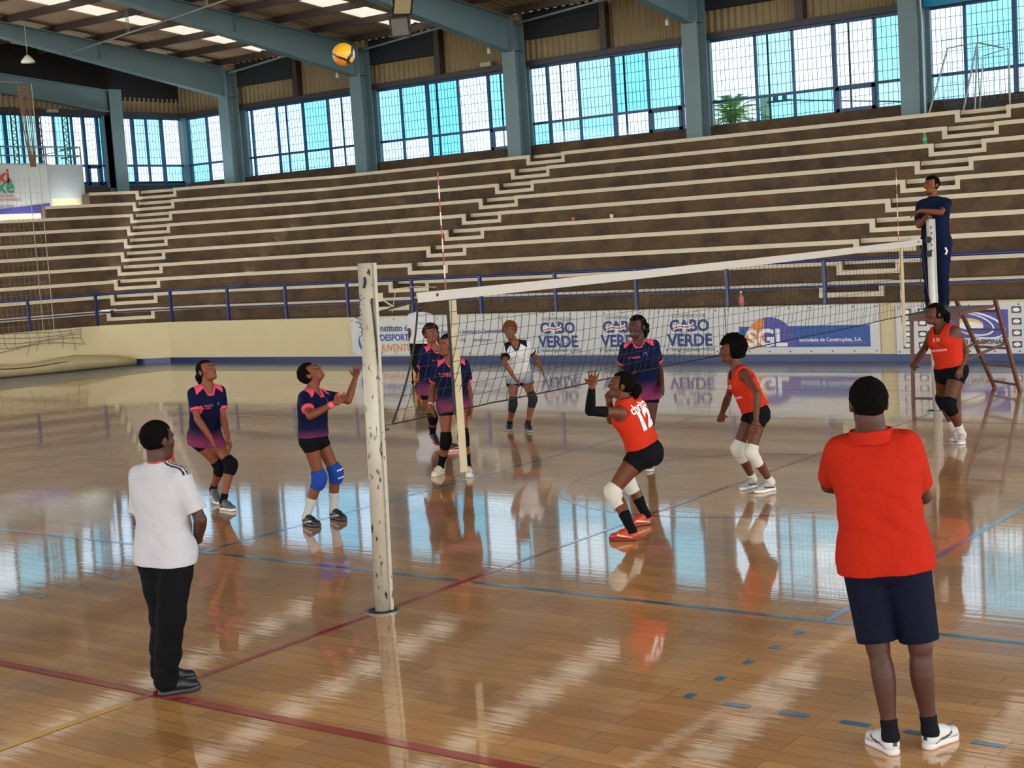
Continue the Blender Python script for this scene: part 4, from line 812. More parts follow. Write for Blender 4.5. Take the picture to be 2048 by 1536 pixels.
# ================================================================== people: signed-distance bodies meshed with surface nets
VA = np.array
def nrm(v): v = VA(v, float); return v/(np.linalg.norm(v)+1e-12)
class Field:
    def __init__(s, lo, hi, h):
        s.h = h; s.lo = VA(lo, float); s.n = np.ceil((VA(hi)-s.lo)/h).astype(int)+1
        s.D = np.full(s.n, 1.0, np.float32)
    def sub(s, lo, hi):
        a = np.clip(np.floor((lo-s.lo)/s.h).astype(int), 0, s.n-1); b = np.clip(np.ceil((hi-s.lo)/s.h).astype(int)+1, 0, s.n)
        if (b <= a).any(): return None
        ax = [s.lo[i]+s.h*np.arange(a[i], b[i]) for i in range(3)]
        P = np.stack(np.meshgrid(*ax, indexing='ij'), -1)
        return tuple(slice(a[i], b[i]) for i in range(3)), P
    def merge(s, sl, d, k, cut=False):
        A = s.D[sl]
        if cut: s.D[sl] = np.maximum(A, -d); return
        if k > 0:
            h = np.maximum(k-np.abs(A-d), 0)/k; s.D[sl] = np.minimum(A, d)-h*h*k*.25
        else: s.D[sl] = np.minimum(A, d)
    def cone(s, a, b, r1, r2, k=.02, w=None, q=1.0, clip=(), cut=False, ripple=None):
        a, b = VA(a, float), VA(b, float); R = max(r1, r2)*max(1, q)+k+.02
        g = s.sub(np.minimum(a, b)-R, np.maximum(a, b)+R)
        if g is None: return
        sl, P = g; ba = b-a; L2 = ba@ba+1e-12
        h = np.clip(((P-a)@ba)/L2, 0, 1); v = P-a-h[..., None]*ba
        r = r1+(r2-r1)*h
        if w is not None:
            w = nrm(w); c = v@w; d = np.sqrt((v*v).sum(-1)+(1/q**2-1)*c*c)-r
        else: d = np.sqrt((v*v).sum(-1))-r
        if ripple: d = d+ripple(P, h)
        for (pt, n) in clip: d = np.maximum(d, (P-pt)@nrm(n))
        s.merge(sl, d.astype(np.float32), k, cut)
    def chain(s, pts, rad, k=.02, clip=()):
        pts = [VA(p_, float) for p_ in pts]; R = max(rad)+k+.02; A_ = np.stack(pts)
        g = s.sub(A_.min(0)-R, A_.max(0)+R)
        if g is None: return
        sl, P = g; D_ = None
        for a, b, r1, r2 in zip(pts[:-1], pts[1:], rad[:-1], rad[1:]):
            ba = b-a; h = np.clip(((P-a)@ba)/(ba@ba+1e-12), 0, 1); d = np.linalg.norm(P-a-h[..., None]*ba, axis=-1)-(r1+(r2-r1)*h)
            D_ = d if D_ is None else np.minimum(D_, d)
        for (pt, n) in clip: D_ = np.maximum(D_, (P-pt)@nrm(n))
        s.merge(sl, D_.astype(np.float32), k)
    def ell(s, c, axes, r, k=.015, cut=False, clip=(), noise=None):
        c = VA(c, float); R = max(r)+k+.02; g = s.sub(c-R, c+R)
        if g is None: return
        sl, P = g; Q = (P-c)@np.stack(axes, 1)/VA(r); k0 = np.sqrt((Q*Q).sum(-1))+1e-9; k1 = np.sqrt(((Q/VA(r))**2).sum(-1))+1e-9
        d = k0*(k0-1)/k1
        if noise: d = d+noise(P)
        for (pt, n) in clip: d = np.maximum(d, (P-pt)@nrm(n))
        s.merge(sl, d.astype(np.float32), k, cut)
    def plane(s, pt, n):
        ax = [s.lo[i]+s.h*np.arange(s.n[i]) for i in range(3)]; n = nrm(n)
        d = (ax[0]-pt[0])[:, None, None]*n[0]+(ax[1]-pt[1])[None, :, None]*n[1]+(ax[2]-pt[2])[None, None, :]*n[2]
        s.D = np.maximum(s.D, d.astype(np.float32))
    def mesh(s):
        Dg = s.D; n = s.n; ins = Dg < 0
        c = [(i, j, k) for i in (0, 1) for j in (0, 1) for k in (0, 1)]
        cnt = sum(ins[i:n[0]-1+i, j:n[1]-1+j, k:n[2]-1+k].astype(np.int8) for i, j, k in c)
        act = (cnt > 0) & (cnt < 8); idx = np.argwhere(act)
        if len(idx) == 0: return None
        vid = np.full(act.shape, -1, np.int64); vid[tuple(idx.T)] = np.arange(len(idx))
        acc = np.zeros((len(idx), 3)); num = np.zeros(len(idx))
        for ax in range(3):
            o = [0, 1, 2]; o.remove(ax)
            for u in (0, 1):
                for v in (0, 1):
                    a = idx.copy(); a[:, o[0]] += u; a[:, o[1]] += v; b = a.copy(); b[:, ax] += 1
                    da = Dg[tuple(a.T)]; db = Dg[tuple(b.T)]; m = (da < 0) != (db < 0)
                    t = np.where(m, da/(da-db+1e-20), 0)
                    p = a.astype(float); p[:, ax] += t
                    acc[m] += p[m]; num[m] += 1
        V = s.lo+s.h*(acc/num[:, None])
        F = []
        for ax in range(3):
            o = [(ax+1) % 3, (ax+2) % 3]
            sl0 = [slice(None)]*3; sl1 = [slice(None)]*3; sl0[ax] = slice(0, -1); sl1[ax] = slice(1, None)
            A, Bq = ins[tuple(sl0)], ins[tuple(sl1)]; e = np.argwhere(A != Bq)
            ok = (e[:, o[0]] > 0) & (e[:, o[1]] > 0) & (e[:, o[0]] < n[o[0]]-1) & (e[:, o[1]] < n[o[1]]-1); e = e[ok]
            flip = A[tuple(e.T)]
            def q(du, dv):
                f = e.copy(); f[:, o[0]] -= du; f[:, o[1]] -= dv; return vid[tuple(f.T)]
            Q = np.stack([q(1, 1), q(0, 1), q(0, 0), q(1, 0)], 1)
            Q = np.where(flip[:, None], Q, Q[:, ::-1]); F.append(Q)
        F = np.concatenate(F); F = F[(F >= 0).all(1)]
        return V, F
def smooth(V, F, it=1, lam=.5):
    E = np.concatenate([F[:, [0, 1]], F[:, [1, 2]], F[:, [2, 3]], F[:, [3, 0]]])
    for _ in range(it):
        S_ = np.zeros_like(V); C_ = np.zeros(len(V))
        for a, b in ((0, 1), (1, 0)):
            for k in range(3): S_[:, k] += np.bincount(E[:, a], V[E[:, b], k], len(V))
            C_ += np.bincount(E[:, a], minlength=len(V))
        V = V+(S_/C_[:, None]-V)*lam
    return V
def cmat(name, rough, spec=.3, bump=0, bscale=50, sheen=0, bd=.004):
    if name in MC: return MC[name]
    m, N, L, b = nodes(name); a = N.new('ShaderNodeAttribute'); a.attribute_name = 'tint'
    L.new(a.outputs['Color'], b.inputs['Base Color']); b.inputs['Roughness'].default_value = rough; b.inputs['Specular IOR Level'].default_value = spec
    if bump:
        t = N.new('ShaderNodeTexCoord'); n = N.new('ShaderNodeTexNoise'); n.inputs['Scale'].default_value = bscale; n.inputs['Detail'].default_value = 3
        L.new(t.outputs['Object'], n.inputs['Vector']); p = N.new('ShaderNodeBump'); p.inputs['Strength'].default_value = bump; p.inputs['Distance'].default_value = bd
        L.new(n.outputs['Fac'], p.inputs['Height']); L.new(p.outputs['Normal'], b.inputs['Normal'])
    return m
SKINM = cmat('skin', .55, .3); CLOTH = cmat('cloth', .85, .1, .7, 11, bd=.03); HAIRM = cmat('hair_strands', .95, .05, .8, 130, bd=.01); SHOEM = cmat('shoe_fabric', .5, .4, .2, 90)
def mk(name, VF, base, parent, colf, mt, sm=1):
    if VF is None: return None
    V, F = VF; V = smooth(V, F, sm)
    me = D.meshes.new(name); me.vertices.add(len(V)); me.vertices.foreach_set('co', (V-base).astype(np.float32).ravel())
    me.loops.add(F.size); me.loops.foreach_set('vertex_index', F.astype(np.int32).ravel())
    me.polygons.add(len(F)); me.polygons.foreach_set('loop_start', np.arange(0, F.size, 4, dtype=np.int32)); me.polygons.foreach_set('loop_total', np.full(len(F), 4, np.int32))
    me.polygons.foreach_set('use_smooth', np.ones(len(F), bool)); me.update(calc_edges=True)
    C_ = colf(V) if callable(colf) else np.tile(VA(lin(colf)), (len(V), 1))
    at = me.color_attributes.new('tint', 'FLOAT_COLOR', 'POINT'); at.data.foreach_set('color', C_.astype(np.float32).ravel())
    me.materials.append(mt); o = D.objects.new(name, me); COL.objects.link(o); o.parent = parent
    return o
def hexc(c): return VA(lin(c))
class Person:
    def __init__(s, key, label, skin, h=.0075, group=None, hero=False):
        p = PE[key]; s.p = {k: (VA(v) if isinstance(v, list) else v) for k, v in p.items()}; s.H = p['H']; s.h = h; s.key = key
        s.base = VA(p['base']); s.base = VA((s.base[0], s.base[1], round(p['base'][2], 3)))
        s.root = empty('person', tuple(s.base), label, 'person', group)
        s.skin = skin; q = s.p; s.sc = s.H/1.7
        s.sp = nrm(q['neck']-q['pel']); F = q['F']; F = nrm(F-s.sp*(F@s.sp)); s.F = F; s.Rt = nrm(np.cross(F, s.sp))
        Fp = nrm(q['Fp']); s.Fp = Fp; s.Rp = nrm(np.cross(Fp, (0, 0, 1)))
        pts = np.stack([v for k, v in s.p.items() if k not in ('H', 'F', 'Fp', 'hf', 'hu') and hasattr(v, 'shape')])
        s.lo = pts.min(0)-.24; s.hi = pts.max(0)+.24; s.lo[2] = min(s.lo[2], s.base[2]-.02)
        s.thick = 1.0; s.bust = 0; s.hipw = 1.0
    def field(s, lo=None, hi=None, h=None): return Field(s.lo if lo is None else lo, s.hi if hi is None else hi, h or s.h)
    def torso(s, f, e=0.0, k=.05, low=True, bulk=1.0):
        q = s.p; c = s.sc*s.thick*bulk; P, Nk, F, R = q['pel'], q['neck'], s.F, s.Rt; L = np.linalg.norm(Nk-P)
        mid = P+(Nk-P)*.38+F*.008; ch = P+(Nk-P)*.72+F*.012
        hw = .068*c*s.hipw
        f.cone(P-s.Rp*hw, P+s.Rp*hw, .108*c+e, .108*c+e, k, s.Fp, .92)
        f.cone(P+(Nk-P)*.05, mid, .115*c+e, .105*c+e, k, F, .80)
        f.cone(mid-R*.035*c, mid+R*.035*c, .095*c+e, .095*c+e, k, F, .85)
        f.cone(ch-R*.07*c, ch+R*.07*c, .108*c+e, .108*c+e, k, F, .90)
        f.cone(mid, ch, .11*c+e, .125*c+e, k, F, .78)
        a, b = q['shR'], q['shL']; m = (a+b)/2
        f.cone(a+(m-a)*.3-s.sp*.025, b+(m-b)*.3-s.sp*.025, .06*c+e, .06*c+e, k)
        f.cone(a+(m-a)*.15+s.sp*.005, m+s.sp*.055, .035*c+e, .042*c+e, k); f.cone(b+(m-b)*.15+s.sp*.005, m+s.sp*.055, .035*c+e, .042*c+e, k)
        if s.bust:
            for sg in (-1, 1): f.cone(ch+R*sg*.068*c+F*.065*c-s.sp*.02, ch+R*sg*.066*c+F*.085*c-s.sp*.03, .058*s.bust*c+e, .05*s.bust*c+e, .04)
        # buttocks
        for sg in (-1, 1): f.cone(P+s.Rp*sg*.06*c-s.Fp*.04*c-VA((0, 0, .03)), P+s.Rp*sg*.06*c-s.Fp*.045*c-VA((0, 0, .05)), .085*c+e, .08*c+e, k)
    def thigh(s, f, S, e=0, t=1.0, k=.03, e2=None, clip=()):
        q = s.p; a, b = q['hip'+S], q['kn'+S]; e2 = e if e2 is None else e2; c = s.sc*s.thick; m = a+(b-a)*.5
        t1 = min(t, .5)/.5; r0, r1, r2 = .09*c*s.legw, .074*c*s.legw, .052*c*s.legw
        def rr_(u): return r0+(r1-r0)*u/.5 if u < .5 else r1+(r2-r1)*((u-.5)/.5)**.85
        us = np.linspace(0, t, 6); f.chain([a+(b-a)*u for u in us], [rr_(u)+e+(e2-e)*u/t for u in us], k, clip=clip)
    legw = 1.0
    def shank(s, f, S, e=0, t0=0, t1=1, k=.02, clip=()):
        q = s.p; a, b = q['kn'+S], q['ank'+S]; c = s.sc*s.legw; d = b-a; toe = nrm(q['toe'+S]-q['heel'+S]); back = -toe*.014
        prof = [(0, .050, 0), (.1, .050, .3), (.2, .0535, .8), (.32, .055, 1), (.45, .051, .9), (.6, .044, .6), (.75, .037, .3), (.9, .034, .1), (1, .036, 0)]
        def at(t):
            for (u0, r0, k0), (u1, r1, k1) in zip(prof[:-1], prof[1:]):
                if t <= u1: w = (t-u0)/(u1-u0); return a+d*t+back*(k0+(k1-k0)*w), (r0+(r1-r0)*w)*c+e
            return b, .036*c+e
        ts = [t0]+[u for u, _, _ in prof if t0 < u < t1]+[t1]
        AT = [at(u) for u in ts]; f.chain([x_[0] for x_ in AT], [x_[1] for x_ in AT], k, clip=clip)
    armw = 1.0
    def uarm(s, f, S, e=0, t=1.0, k=.03, t0=0, e2=None, clip=()):
        q = s.p; a, b = q['sh'+S], q['el'+S]; c = s.sc*s.thick*s.armw; e2 = e if e2 is None else e2
        r0, r1, r2 = .046*c, .043*c, .035*c; d = b-a
        def R(t_): return r0+(r1-r0)*t_/.5 if t_ < .5 else r1+(r2-r1)*(t_-.5)/.5
        f.cone(a+d*t0, a+d*t, R(t0)+e, R(t)+e2, k, clip=clip)
    def farm(s, f, S, e=0, t0=0, t1=1, k=.015, clip=()):
        q = s.p; a, b = q['el'+S], q['wr'+S]; c = s.sc*s.armw; d = b-a
        def R(t_): return (.037+.004*min(t_/.25, 1)-(max(t_-.25, 0)/.75)*.016)*c
        us = np.linspace(t0, t1, 6); f.chain([a+d*u for u in us], [R(u)+e for u in us], k, clip=clip)
    def hand(s, f, S, pose='relax', wid=None, palm=None):
        q = s.p; w, t = q['wr'+S], q['tip'+S]; c = s.sc; d = nrm(t-w); L = .182*c
        if wid is None:
            wid = s.F
        wd = nrm(wid-d*(wid@d)); pn = np.cross(d, wd)   # palm normal
        if palm is not None and pn@VA(palm) < 0: pn = -pn
        elif palm is None:
            inn = (q['pel']+q['neck'])/2-w
            if pn@inn < 0: pn = -pn
        f.cone(w, w+d*.03*c, .024*c, .03*c, .012, pn, .7)
        f.cone(w+d*.04*c-wd*.016*c, w+d*.04*c+wd*.016*c, .026*c, .026*c, .012, pn, .55)
        f.cone(w+d*.078*c-wd*.028*c, w+d*.078*c+wd*.028*c, .0165*c, .0165*c, .012, pn, .75)
        curl = {'relax': .38, 'open': .06, 'fist': 1.25, 'grip': .95, 'soft': .22}[pose]; spread = {'open': .17, 'relax': .05, 'soft': .09}.get(pose, .02)
        for i, (o_, ln, sp_) in enumerate(((-.031, .068, -1.2), (-.0105, .078, -.35), (.0105, .074, .4), (.030, .058, 1.35))):
            b0 = w+d*.083*c+wd*o_*c; ang = curl*(.7+.12*i); dd = nrm(d+wd*sp_*spread); prev = b0; r_ = .0088*c if i < 3 else .0078*c
            for j, fr in enumerate((.45, .3, .25)):
                a_ = ang*(.45+.75*j); v = dd*math.cos(a_)+pn*math.sin(a_); nx_ = prev+v*ln*fr*c; f.cone(prev, nx_, r_*(1-.06*j), r_*(.94-.06*j), .004); prev = nx_
        tb = w+d*.03*c-wd*.026*c+pn*.006*c; td = nrm(d*.62-wd*.72+pn*(.25+.4*(curl > .8))); t1 = tb+td*.034*c; td2 = nrm(d*.85-wd*(.38 if curl < .8 else -.1)+pn*(.2+.5*(curl > .8)))
        f.cone(tb, t1, .0125*c, .0105*c, .01); f.cone(t1, t1+td2*.03*c, .0102*c, .0085*c, .004)
    def foot_body(s, f, S):
        q = s.p; h_, t = q['heel'+S], q['toe'+S]; d = nrm(t-h_)
        f.cone(q['ank'+S], h_+d*.05+VA((0, 0, .045)), .034, .032, .02); f.cone(h_+d*.05+VA((0, 0, .045)), t-d*.045+VA((0, 0, .03)), .03, .022, .02)
    def head(s, f):
        q = s.p; c = s.sc**.5*1.09; C, hf, hu = q['head'], nrm(q['hf']), nrm(q['hu']); hu = nrm(hu-hf*(hf@hu)); hr = np.cross(hf, hu); s.hax = (hr, hf, hu); s.hc = c
        A = (hr, hf, hu); P = lambda x, y, z_: C+hr*x*c+hf*y*c+hu*z_*c; s.HP = P
        nk = q['neck']; nr = getattr(s, 'neckr', 1.0); f.cone(nk-s.sp*.03+s.F*.0, P(0, -.02, -.07), .056*c*nr, .05*c*nr, .03)
        f.ell(P(0, -.012, .022), A, (.074*c, .092*c, .085*c), .02)
        f.ell(P(0, .028, -.035), A, (.056*c, .058*c, .066*c), .03)
        f.cone(P(-.022, .05, -.082), P(.022, .05, -.082), .022*c, .022*c, .03)
        f.cone(P(0, .076, -.083), P(0, .07, -.083), .014*c, .015*c, .02)
        f.cone(P(-.03, .074, .022), P(.03, .074, .022), .012*c, .012*c, .012)
        f.cone(P(-.047, .052, -.015), P(-.03, .066, -.03), .018*c, .016*c, .02); f.cone(P(.047, .052, -.015), P(.03, .066, -.03), .018*c, .016*c, .02)
        for x in (-.031, .031): f.ell(P(x, .096, .002), A, (.015*c, .012*c, .010*c), .0, cut=True)
        f.cone(P(0, .084, .012), P(0, .101, -.026), .0085*c, .0115*c, .008); f.cone(P(-.013, .09, -.03), P(.013, .09, -.03), .009*c, .009*c, .006)
        f.cone(P(-.017, .083, -.054), P(.017, .083, -.054), .0085*c, .0085*c, .006); f.cone(P(-.015, .082, -.066), P(.015, .082, -.066), .009*c, .009*c, .006)
        for x in (-1, 1): f.ell(P(.076*x, -.012, -.008), A, (.009*c, .018*c, .03*c), .006)
    def build_body(s, poses=('relax', 'relax'), wids=(None, None), palms=(None, None), mouth='6b3a32'):
        f = s.field(); s.torso(f)
        for i, S in enumerate('RL'):
            s.thigh(f, S, k=.03); s.shank(f, S, k=.012); s.uarm(f, S, k=.03); s.farm(f, S, k=.010); s.foot_body(f, S)
            s.hand(f, S, poses[i], wids[i], palms[i])
        s.head(f); sk = hexc(s.skin)
        def col(V):
            C_ = np.tile(sk, (len(V), 1)); L_ = V-s.p['head']; x, y, z_ = [(L_@a)/s.hc for a in s.hax]
            m = (np.abs(x) < .024) & (y > .07) & (z_ < -.048) & (z_ > -.073); C_[m] = hexc(mouth)
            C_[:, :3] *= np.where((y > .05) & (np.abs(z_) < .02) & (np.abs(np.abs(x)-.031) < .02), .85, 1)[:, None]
            return C_
        s.body = mk('body', f.mesh(), s.base, s.root, col, SKINM)
    def face(s, brow='1a120d'):
        e = MB(); P = s.HP; c = s.hc
        o_ = []
        for x in (-.031, .031):
            q = MB(); ctr = P(x, .081, .003); rr = .0125*c
            pts = [ctr-s.hax[0]*rr*1.0, ctr-s.hax[0]*rr*.6, ctr, ctr+s.hax[0]*rr*.6, ctr+s.hax[0]*rr*1.0]; q.tube(pts, [.001, .0045*c, .006*c, .0045*c, .001], 10)
            eb = q.build('eye', mat('eye_white', 'a89a8c', .3), s.root, True)
            q = MB(); q.tube([ctr+s.hax[1]*.0035*c, ctr+s.hax[1]*.0068*c], [.0055*c, .0045*c], 10); q.build('iris', mat('eye_dark', '140c08', .1), eb, True)
            q = MB(); q.tube([P(x-.017, .083, .020), P(x, .089, .025), P(x+.017, .084, .021)], [.002*c, .0036*c, .002*c], 6); q.build('eyebrow', mat('brow_'+brow, brow, .8), s.root, True)
    def hair(s, col, style='short', back=.0):
        c = s.hc; P = s.HP; A = s.hax; lo, hi = s.p['head']-.3, s.p['head']+.3; f = Field(lo, hi, min(s.h, .006))
        th = {'short': .008, 'bun': .006, 'pony': .009, 'afro': .034, 'curly': .02, 'crop': .005}[style]; amp = {'afro': .012, 'curly': .012, 'short': .003}.get(style, .0015)
        rs_ = np.random.default_rng(sum(map(ord, s.key))); ph = rs_.random(9)*6
        nz_ = lambda Q: amp*(np.sin(Q[..., 0]*95+ph[0])*np.sin(Q[..., 1]*101+ph[1])*np.sin(Q[..., 2]*91+ph[2])+.6*np.sin(Q[..., 0]*170+ph[3])*np.sin(Q[..., 1]*160+ph[4])*np.sin(Q[..., 2]*175))
        zoff = .010 if style == 'afro' else 0
        f.ell(P(0, -.014-(.02 if style == 'afro' else 0), .024+zoff), A, ((.074+th)*c, (.091+th)*c, (.085+th)*c), 0, noise=nz_)
        if style == 'afro': f.ell(P(0, -.06, -.02), A, (.09*c, .075*c, .085*c), .02, noise=nz_)
        if style == 'curly': f.ell(P(0, .03, .06), A, (.075*c, .06*c, .045*c), .02, noise=nz_)
        # open the face and the neck
        hl = .060 if style in ('short', 'crop') else (.066 if style != 'curly' else .055)
        f.D = f.D
        ax = [f.lo[i]+f.h*np.arange(f.n[i]) for i in range(3)]; G = np.stack(np.meshgrid(*ax, indexing='ij'), -1)-s.p['head']
        x, y, z_ = [(G@a)/c for a in A]
        face_ = np.maximum(np.maximum(.018-y-.0*z_, z_-hl+(y-.05)*.25), np.abs(x)-.12)   # inside where y>.018 and below hairline
        under = np.maximum(z_-(-.052-(.03 if style == 'afro' else back)+np.maximum(y, 0)*1.5), -1)
        side = np.maximum(np.maximum(z_-.004, .0-(y+.045)), -1)                # around the ears
        f.D = np.maximum(f.D, -(face_*c).astype(np.float32)); f.D = np.maximum(f.D, -(under*c).astype(np.float32))
        if style in ('short', 'crop', 'bun', 'curly'): f.D = np.maximum(f.D, -(np.maximum(np.maximum(z_+.005, -(y+.035)), .062-np.abs(x))*c).astype(np.float32)) if style != 'bun' else f.D
        if style == 'bun':
            f.ell(P(-.01, -.125, -.02), A, (.042*c, .042*c, .05*c), .012, noise=lambda Q: nz_(Q)*4)
            f.ell(P(.0, -.12, -.065), A, (.035*c, .03*c, .035*c), .015, noise=lambda Q: nz_(Q)*5)
        if style == 'pony':
            pts = [P(0, -.10, .03), P(0, -.14, -.01), P(.01, -.15, -.06), P(.0, -.13, -.11)]
            for a, b_, r0, r1 in zip(pts[:-1], pts[1:], (.026, .034, .032), (.034, .032, .016)): f.cone(a, b_, r0*c, r1*c, .015, ripple=lambda Q, h_: nz_(Q)*3)
        return mk('hair', f.mesh(), s.base, s.root, col, HAIRM, 0 if style in ('afro', 'curly') else 1)
    def beard(s, col):
        f = Field(s.p['head']-.2, s.p['head']+.2, .006); P = s.HP; c = s.hc
        f.cone(P(-.05, .02, -.06), P(-.025, .06, -.093), .012*c, .013*c, .01); f.cone(P(.05, .02, -.06), P(.025, .06, -.093), .012*c, .013*c, .01); f.cone(P(-.025, .066, -.093), P(.025, .066, -.093), .015*c, .015*c, .01)
        mk('beard', f.mesh(), s.base, s.root, col, HAIRM)
    def garment(s, name, f, col, mt=None, sm=1): return mk(name, f.mesh(), s.base, s.root, col, mt or CLOTH, sm)
    def ab(s, V):
        """torso coordinates: x to the person's right, y forward, t 0 pelvis .. 1 neck"""
        L_ = V-s.p['pel']; n = np.linalg.norm(s.p['neck']-s.p['pel']); return L_@s.Rt, L_@s.F, (L_@s.sp)/n
    def shirt(s, colf, sleeve=.62, hem=-.22, e=.014, esl=.02, neck='v', mt=None, flare=.02, drape=0, bulk=1.0, collar=0, boxy=.034, thx=.006):
        q = s.p; tp = np.stack([q[k_+S_] for k_ in ('sh', 'el', 'hip') for S_ in ('R', 'L')]+[q['pel'], q['neck'], q['pel']+(q['pel']-q['neck'])*.45]); f = s.field(tp.min(0)-.17, tp.max(0)+.17, .005); s.torso(f, e, .05, bulk=bulk)
        n = np.linalg.norm(q['neck']-q['pel'])
        f.cone(q['pel']+s.sp*.02, q['pel']+s.sp*(hem*n-.03), (.12+e+flare*.5)*s.sc*s.thick, (.128+e+flare)*s.sc*s.thick, .05, s.F, .86)
        if drape: f.cone(q['pel']-s.Rp*.05, q['pel']+s.Rp*.05, (.115+drape)*s.sc*s.thick, (.115+drape)*s.sc*s.thick, .05, s.F, .9)
        if hem < -.05:
            for S in 'RL': s.thigh(f, S, e+thx, .34, .04)
        if boxy:
            A_ = q['pel']+(q['neck']-q['pel'])*.62; B_ = q['pel']+s.sp*(hem*n-.02)
            for sg in (-1, 0, 1): f.cone(A_+s.Rt*sg*.065*s.sc, B_+s.Rt*sg*boxy*s.sc, (.112+e*.5)*s.sc, (.112+e*.5)*s.sc, .05, s.F, .95)
        ph = len(s.key)*1.3
        for S in 'RL':
            a, b = q['sh'+S], q['el'+S]; d = b-a
            if sleeve > 0: s.uarm(f, S, e, min(sleeve+.06, 1.2), .035, 0, esl, clip=[(a+d*sleeve, d)])
            else:
                pass
        if sleeve <= 0:
            for S in 'RL':
                a = q['sh'+S]; sg = 1 if S == 'R' else -1
                f.cone(a-s.Rt*sg*.035*s.sc, a-s.Rt*sg*.045*s.sc-s.sp*.05, .054*s.sc+e*.6, .05*s.sc+e*.6, .03)
                f.plane(a+s.Rt*sg*(-.008), s.Rt*sg) if False else None
        hemP = q['pel']+s.sp*hem*n; f.plane(hemP, -s.sp)
        ax = [f.lo[i]+f.h*np.arange(f.n[i]) for i in range(3)]; G = np.stack(np.meshgrid(*ax, indexing='ij'), -1)-q['neck']
        x, y, z_ = G@s.Rt, G@s.F, G@s.sp
        w_ = (.0030*np.sin(z_*46+x*16+3*np.sin(x*9+y*7)+ph)*np.clip((-z_-.25)*6, 0, 1)+.0022*np.sin(z_*21-x*30*np.sign(x)+ph*3)); f.D = f.D+w_.astype(np.float32)*np.clip((z_+.62)*6, .25, 1).astype(np.float32)
        if neck == 'v': cut = np.maximum(np.hypot(x, np.minimum(y+.015, 0)*1.2)-(.060*s.sc+np.clip(z_, -.14, .02)*.50), -1)+np.where(y < -.01, 0, 0); cut = np.where(z_ < -.005-.045*np.clip((y+.05)/.08, 0, 1)*1.3, .05, cut)
        else: cut = np.where(z_ < -.006-.02*np.clip((y+.02)/.06, 0, 1), .05, np.hypot(x, y+.0)-.056*s.sc)
        top = z_-(.022*s.sc)
        f.D = np.maximum(f.D, top.astype(np.float32)); f.D = np.maximum(f.D, np.minimum(-cut, .05).astype(np.float32))
        if sleeve <= 0:
            for S in 'RL':
                a = q['sh'+S]-q['neck']; sg = 1 if S == 'R' else -1
                xs = x*sg; lim = (a@s.Rt)*sg-.026*s.sc
                f.D = np.maximum(f.D, (xs-lim-np.clip(-(z_+.10)*1.1, 0, .5)).astype(np.float32))
        return s.garment('jersey' if mt is None else 'shirt', f, colf, mt)
    def shorts(s, col, t=.28, e=.006, loose=0, top=.16, name='shorts', mt=None, k=.03):
        q = s.p; f = s.field(h=s.h); n = np.linalg.norm(q['neck']-q['pel'])
        s.torso(f, e, .05)
        ax = [f.lo[i]+f.h*np.arange(f.n[i]) for i in range(3)]; G = np.stack(np.meshgrid(*ax, indexing='ij'), -1)-q['pel']
        f.D = np.maximum(f.D, (G@s.sp-top*n).astype(np.float32))
        for S in 'RL':
            a, b = q['hip'+S], q['kn'+S]; d = b-a; s.thigh(f, S, e+loose*.5, min(1, t+.05), .008 if loose > .01 else .03, e+loose, clip=[(a+d*t, d)])
            if loose: f.cone(a, a+d*(t+.1), .096*s.sc*s.thick+loose*.4, (.066+loose)*s.sc*s.thick, .008, clip=[(a+d*t, d)])
            
        return s.garment(name, f, col, mt)
    def trousers(s, col, top=.16, loose=.012):
        q = s.p; f = s.field(); n = np.linalg.norm(q['neck']-q['pel']); s.torso(f, .008, .05)
        ax = [f.lo[i]+f.h*np.arange(f.n[i]) for i in range(3)]; G = np.stack(np.meshgrid(*ax, indexing='ij'), -1)-q['pel']
        f.D = np.maximum(f.D, (G@s.sp-top*n).astype(np.float32))
        for S in 'RL':
            s.thigh(f, S, .014+loose*.5, 1, .03, .014+loose); a, b = q['kn'+S], q['ank'+S]
            f.cone(a, b+(a-b)*.45, (.062+loose)*s.sc, (.058+loose)*s.sc, .03); f.cone(b+(a-b)*.45, b+(a-b)*.04, (.056+loose)*s.sc, (.045+loose)*s.sc, .03)
            f.cone(b+(a-b)*.1, b+(a-b)*.02, (.05+loose)*s.sc, (.052+loose)*s.sc, .02)
        ax = None; G2 = G
        f.D = f.D+(.004*np.sin(G2[..., 2]*45+G2[..., 0]*30)*np.sin(G2[..., 1]*35)).astype(np.float32)
        return s.garment('trousers', f, col)
    def pad(s, S, col, e=.014, u=.22, v=.26, cf=None):
        q = s.p; a, b, c_ = q['hip'+S], q['kn'+S], q['ank'+S]; f = s.field(lo=b-.2, hi=b+.2)
        r = .052*s.sc*s.legw*s.thick**.5; A = b+(a-b)*u; B_ = b+(c_-b)*v; fw = nrm(nrm(b-a)+nrm(b-c_)) if np.linalg.norm(nrm(b-a)+nrm(b-c_)) > .2 else s.Fp
        f.cone(A, b, r*1.12+e*.5, r+e, .02, clip=[(A, a-b)]); f.cone(b, B_, r+e, r+e*.6, .02, clip=[(B_, c_-b)]); f.cone(b+fw*.02+(a-b)*.05, b+fw*.02+(c_-b)*.12, r*.8+e, r*.75+e, .02)
        return s.garment('knee_pad', f, cf or col, None)
    def sock(s, S, col, t=.55, e=.005):
        f = s.field(lo=s.p['ank'+S]-.35, hi=s.p['ank'+S]+.35); a, b = s.p['kn'+S], s.p['ank'+S]; s.shank(f, S, e, t, 1, clip=[(a+(b-a)*t, a-b)]); d = nrm(s.p['toe'+S]-s.p['heel'+S])
        f.cone(b, s.p['heel'+S]+d*.06+VA((0, 0, .05)), .038, .036, .02)
        return s.garment('sock', f, col)
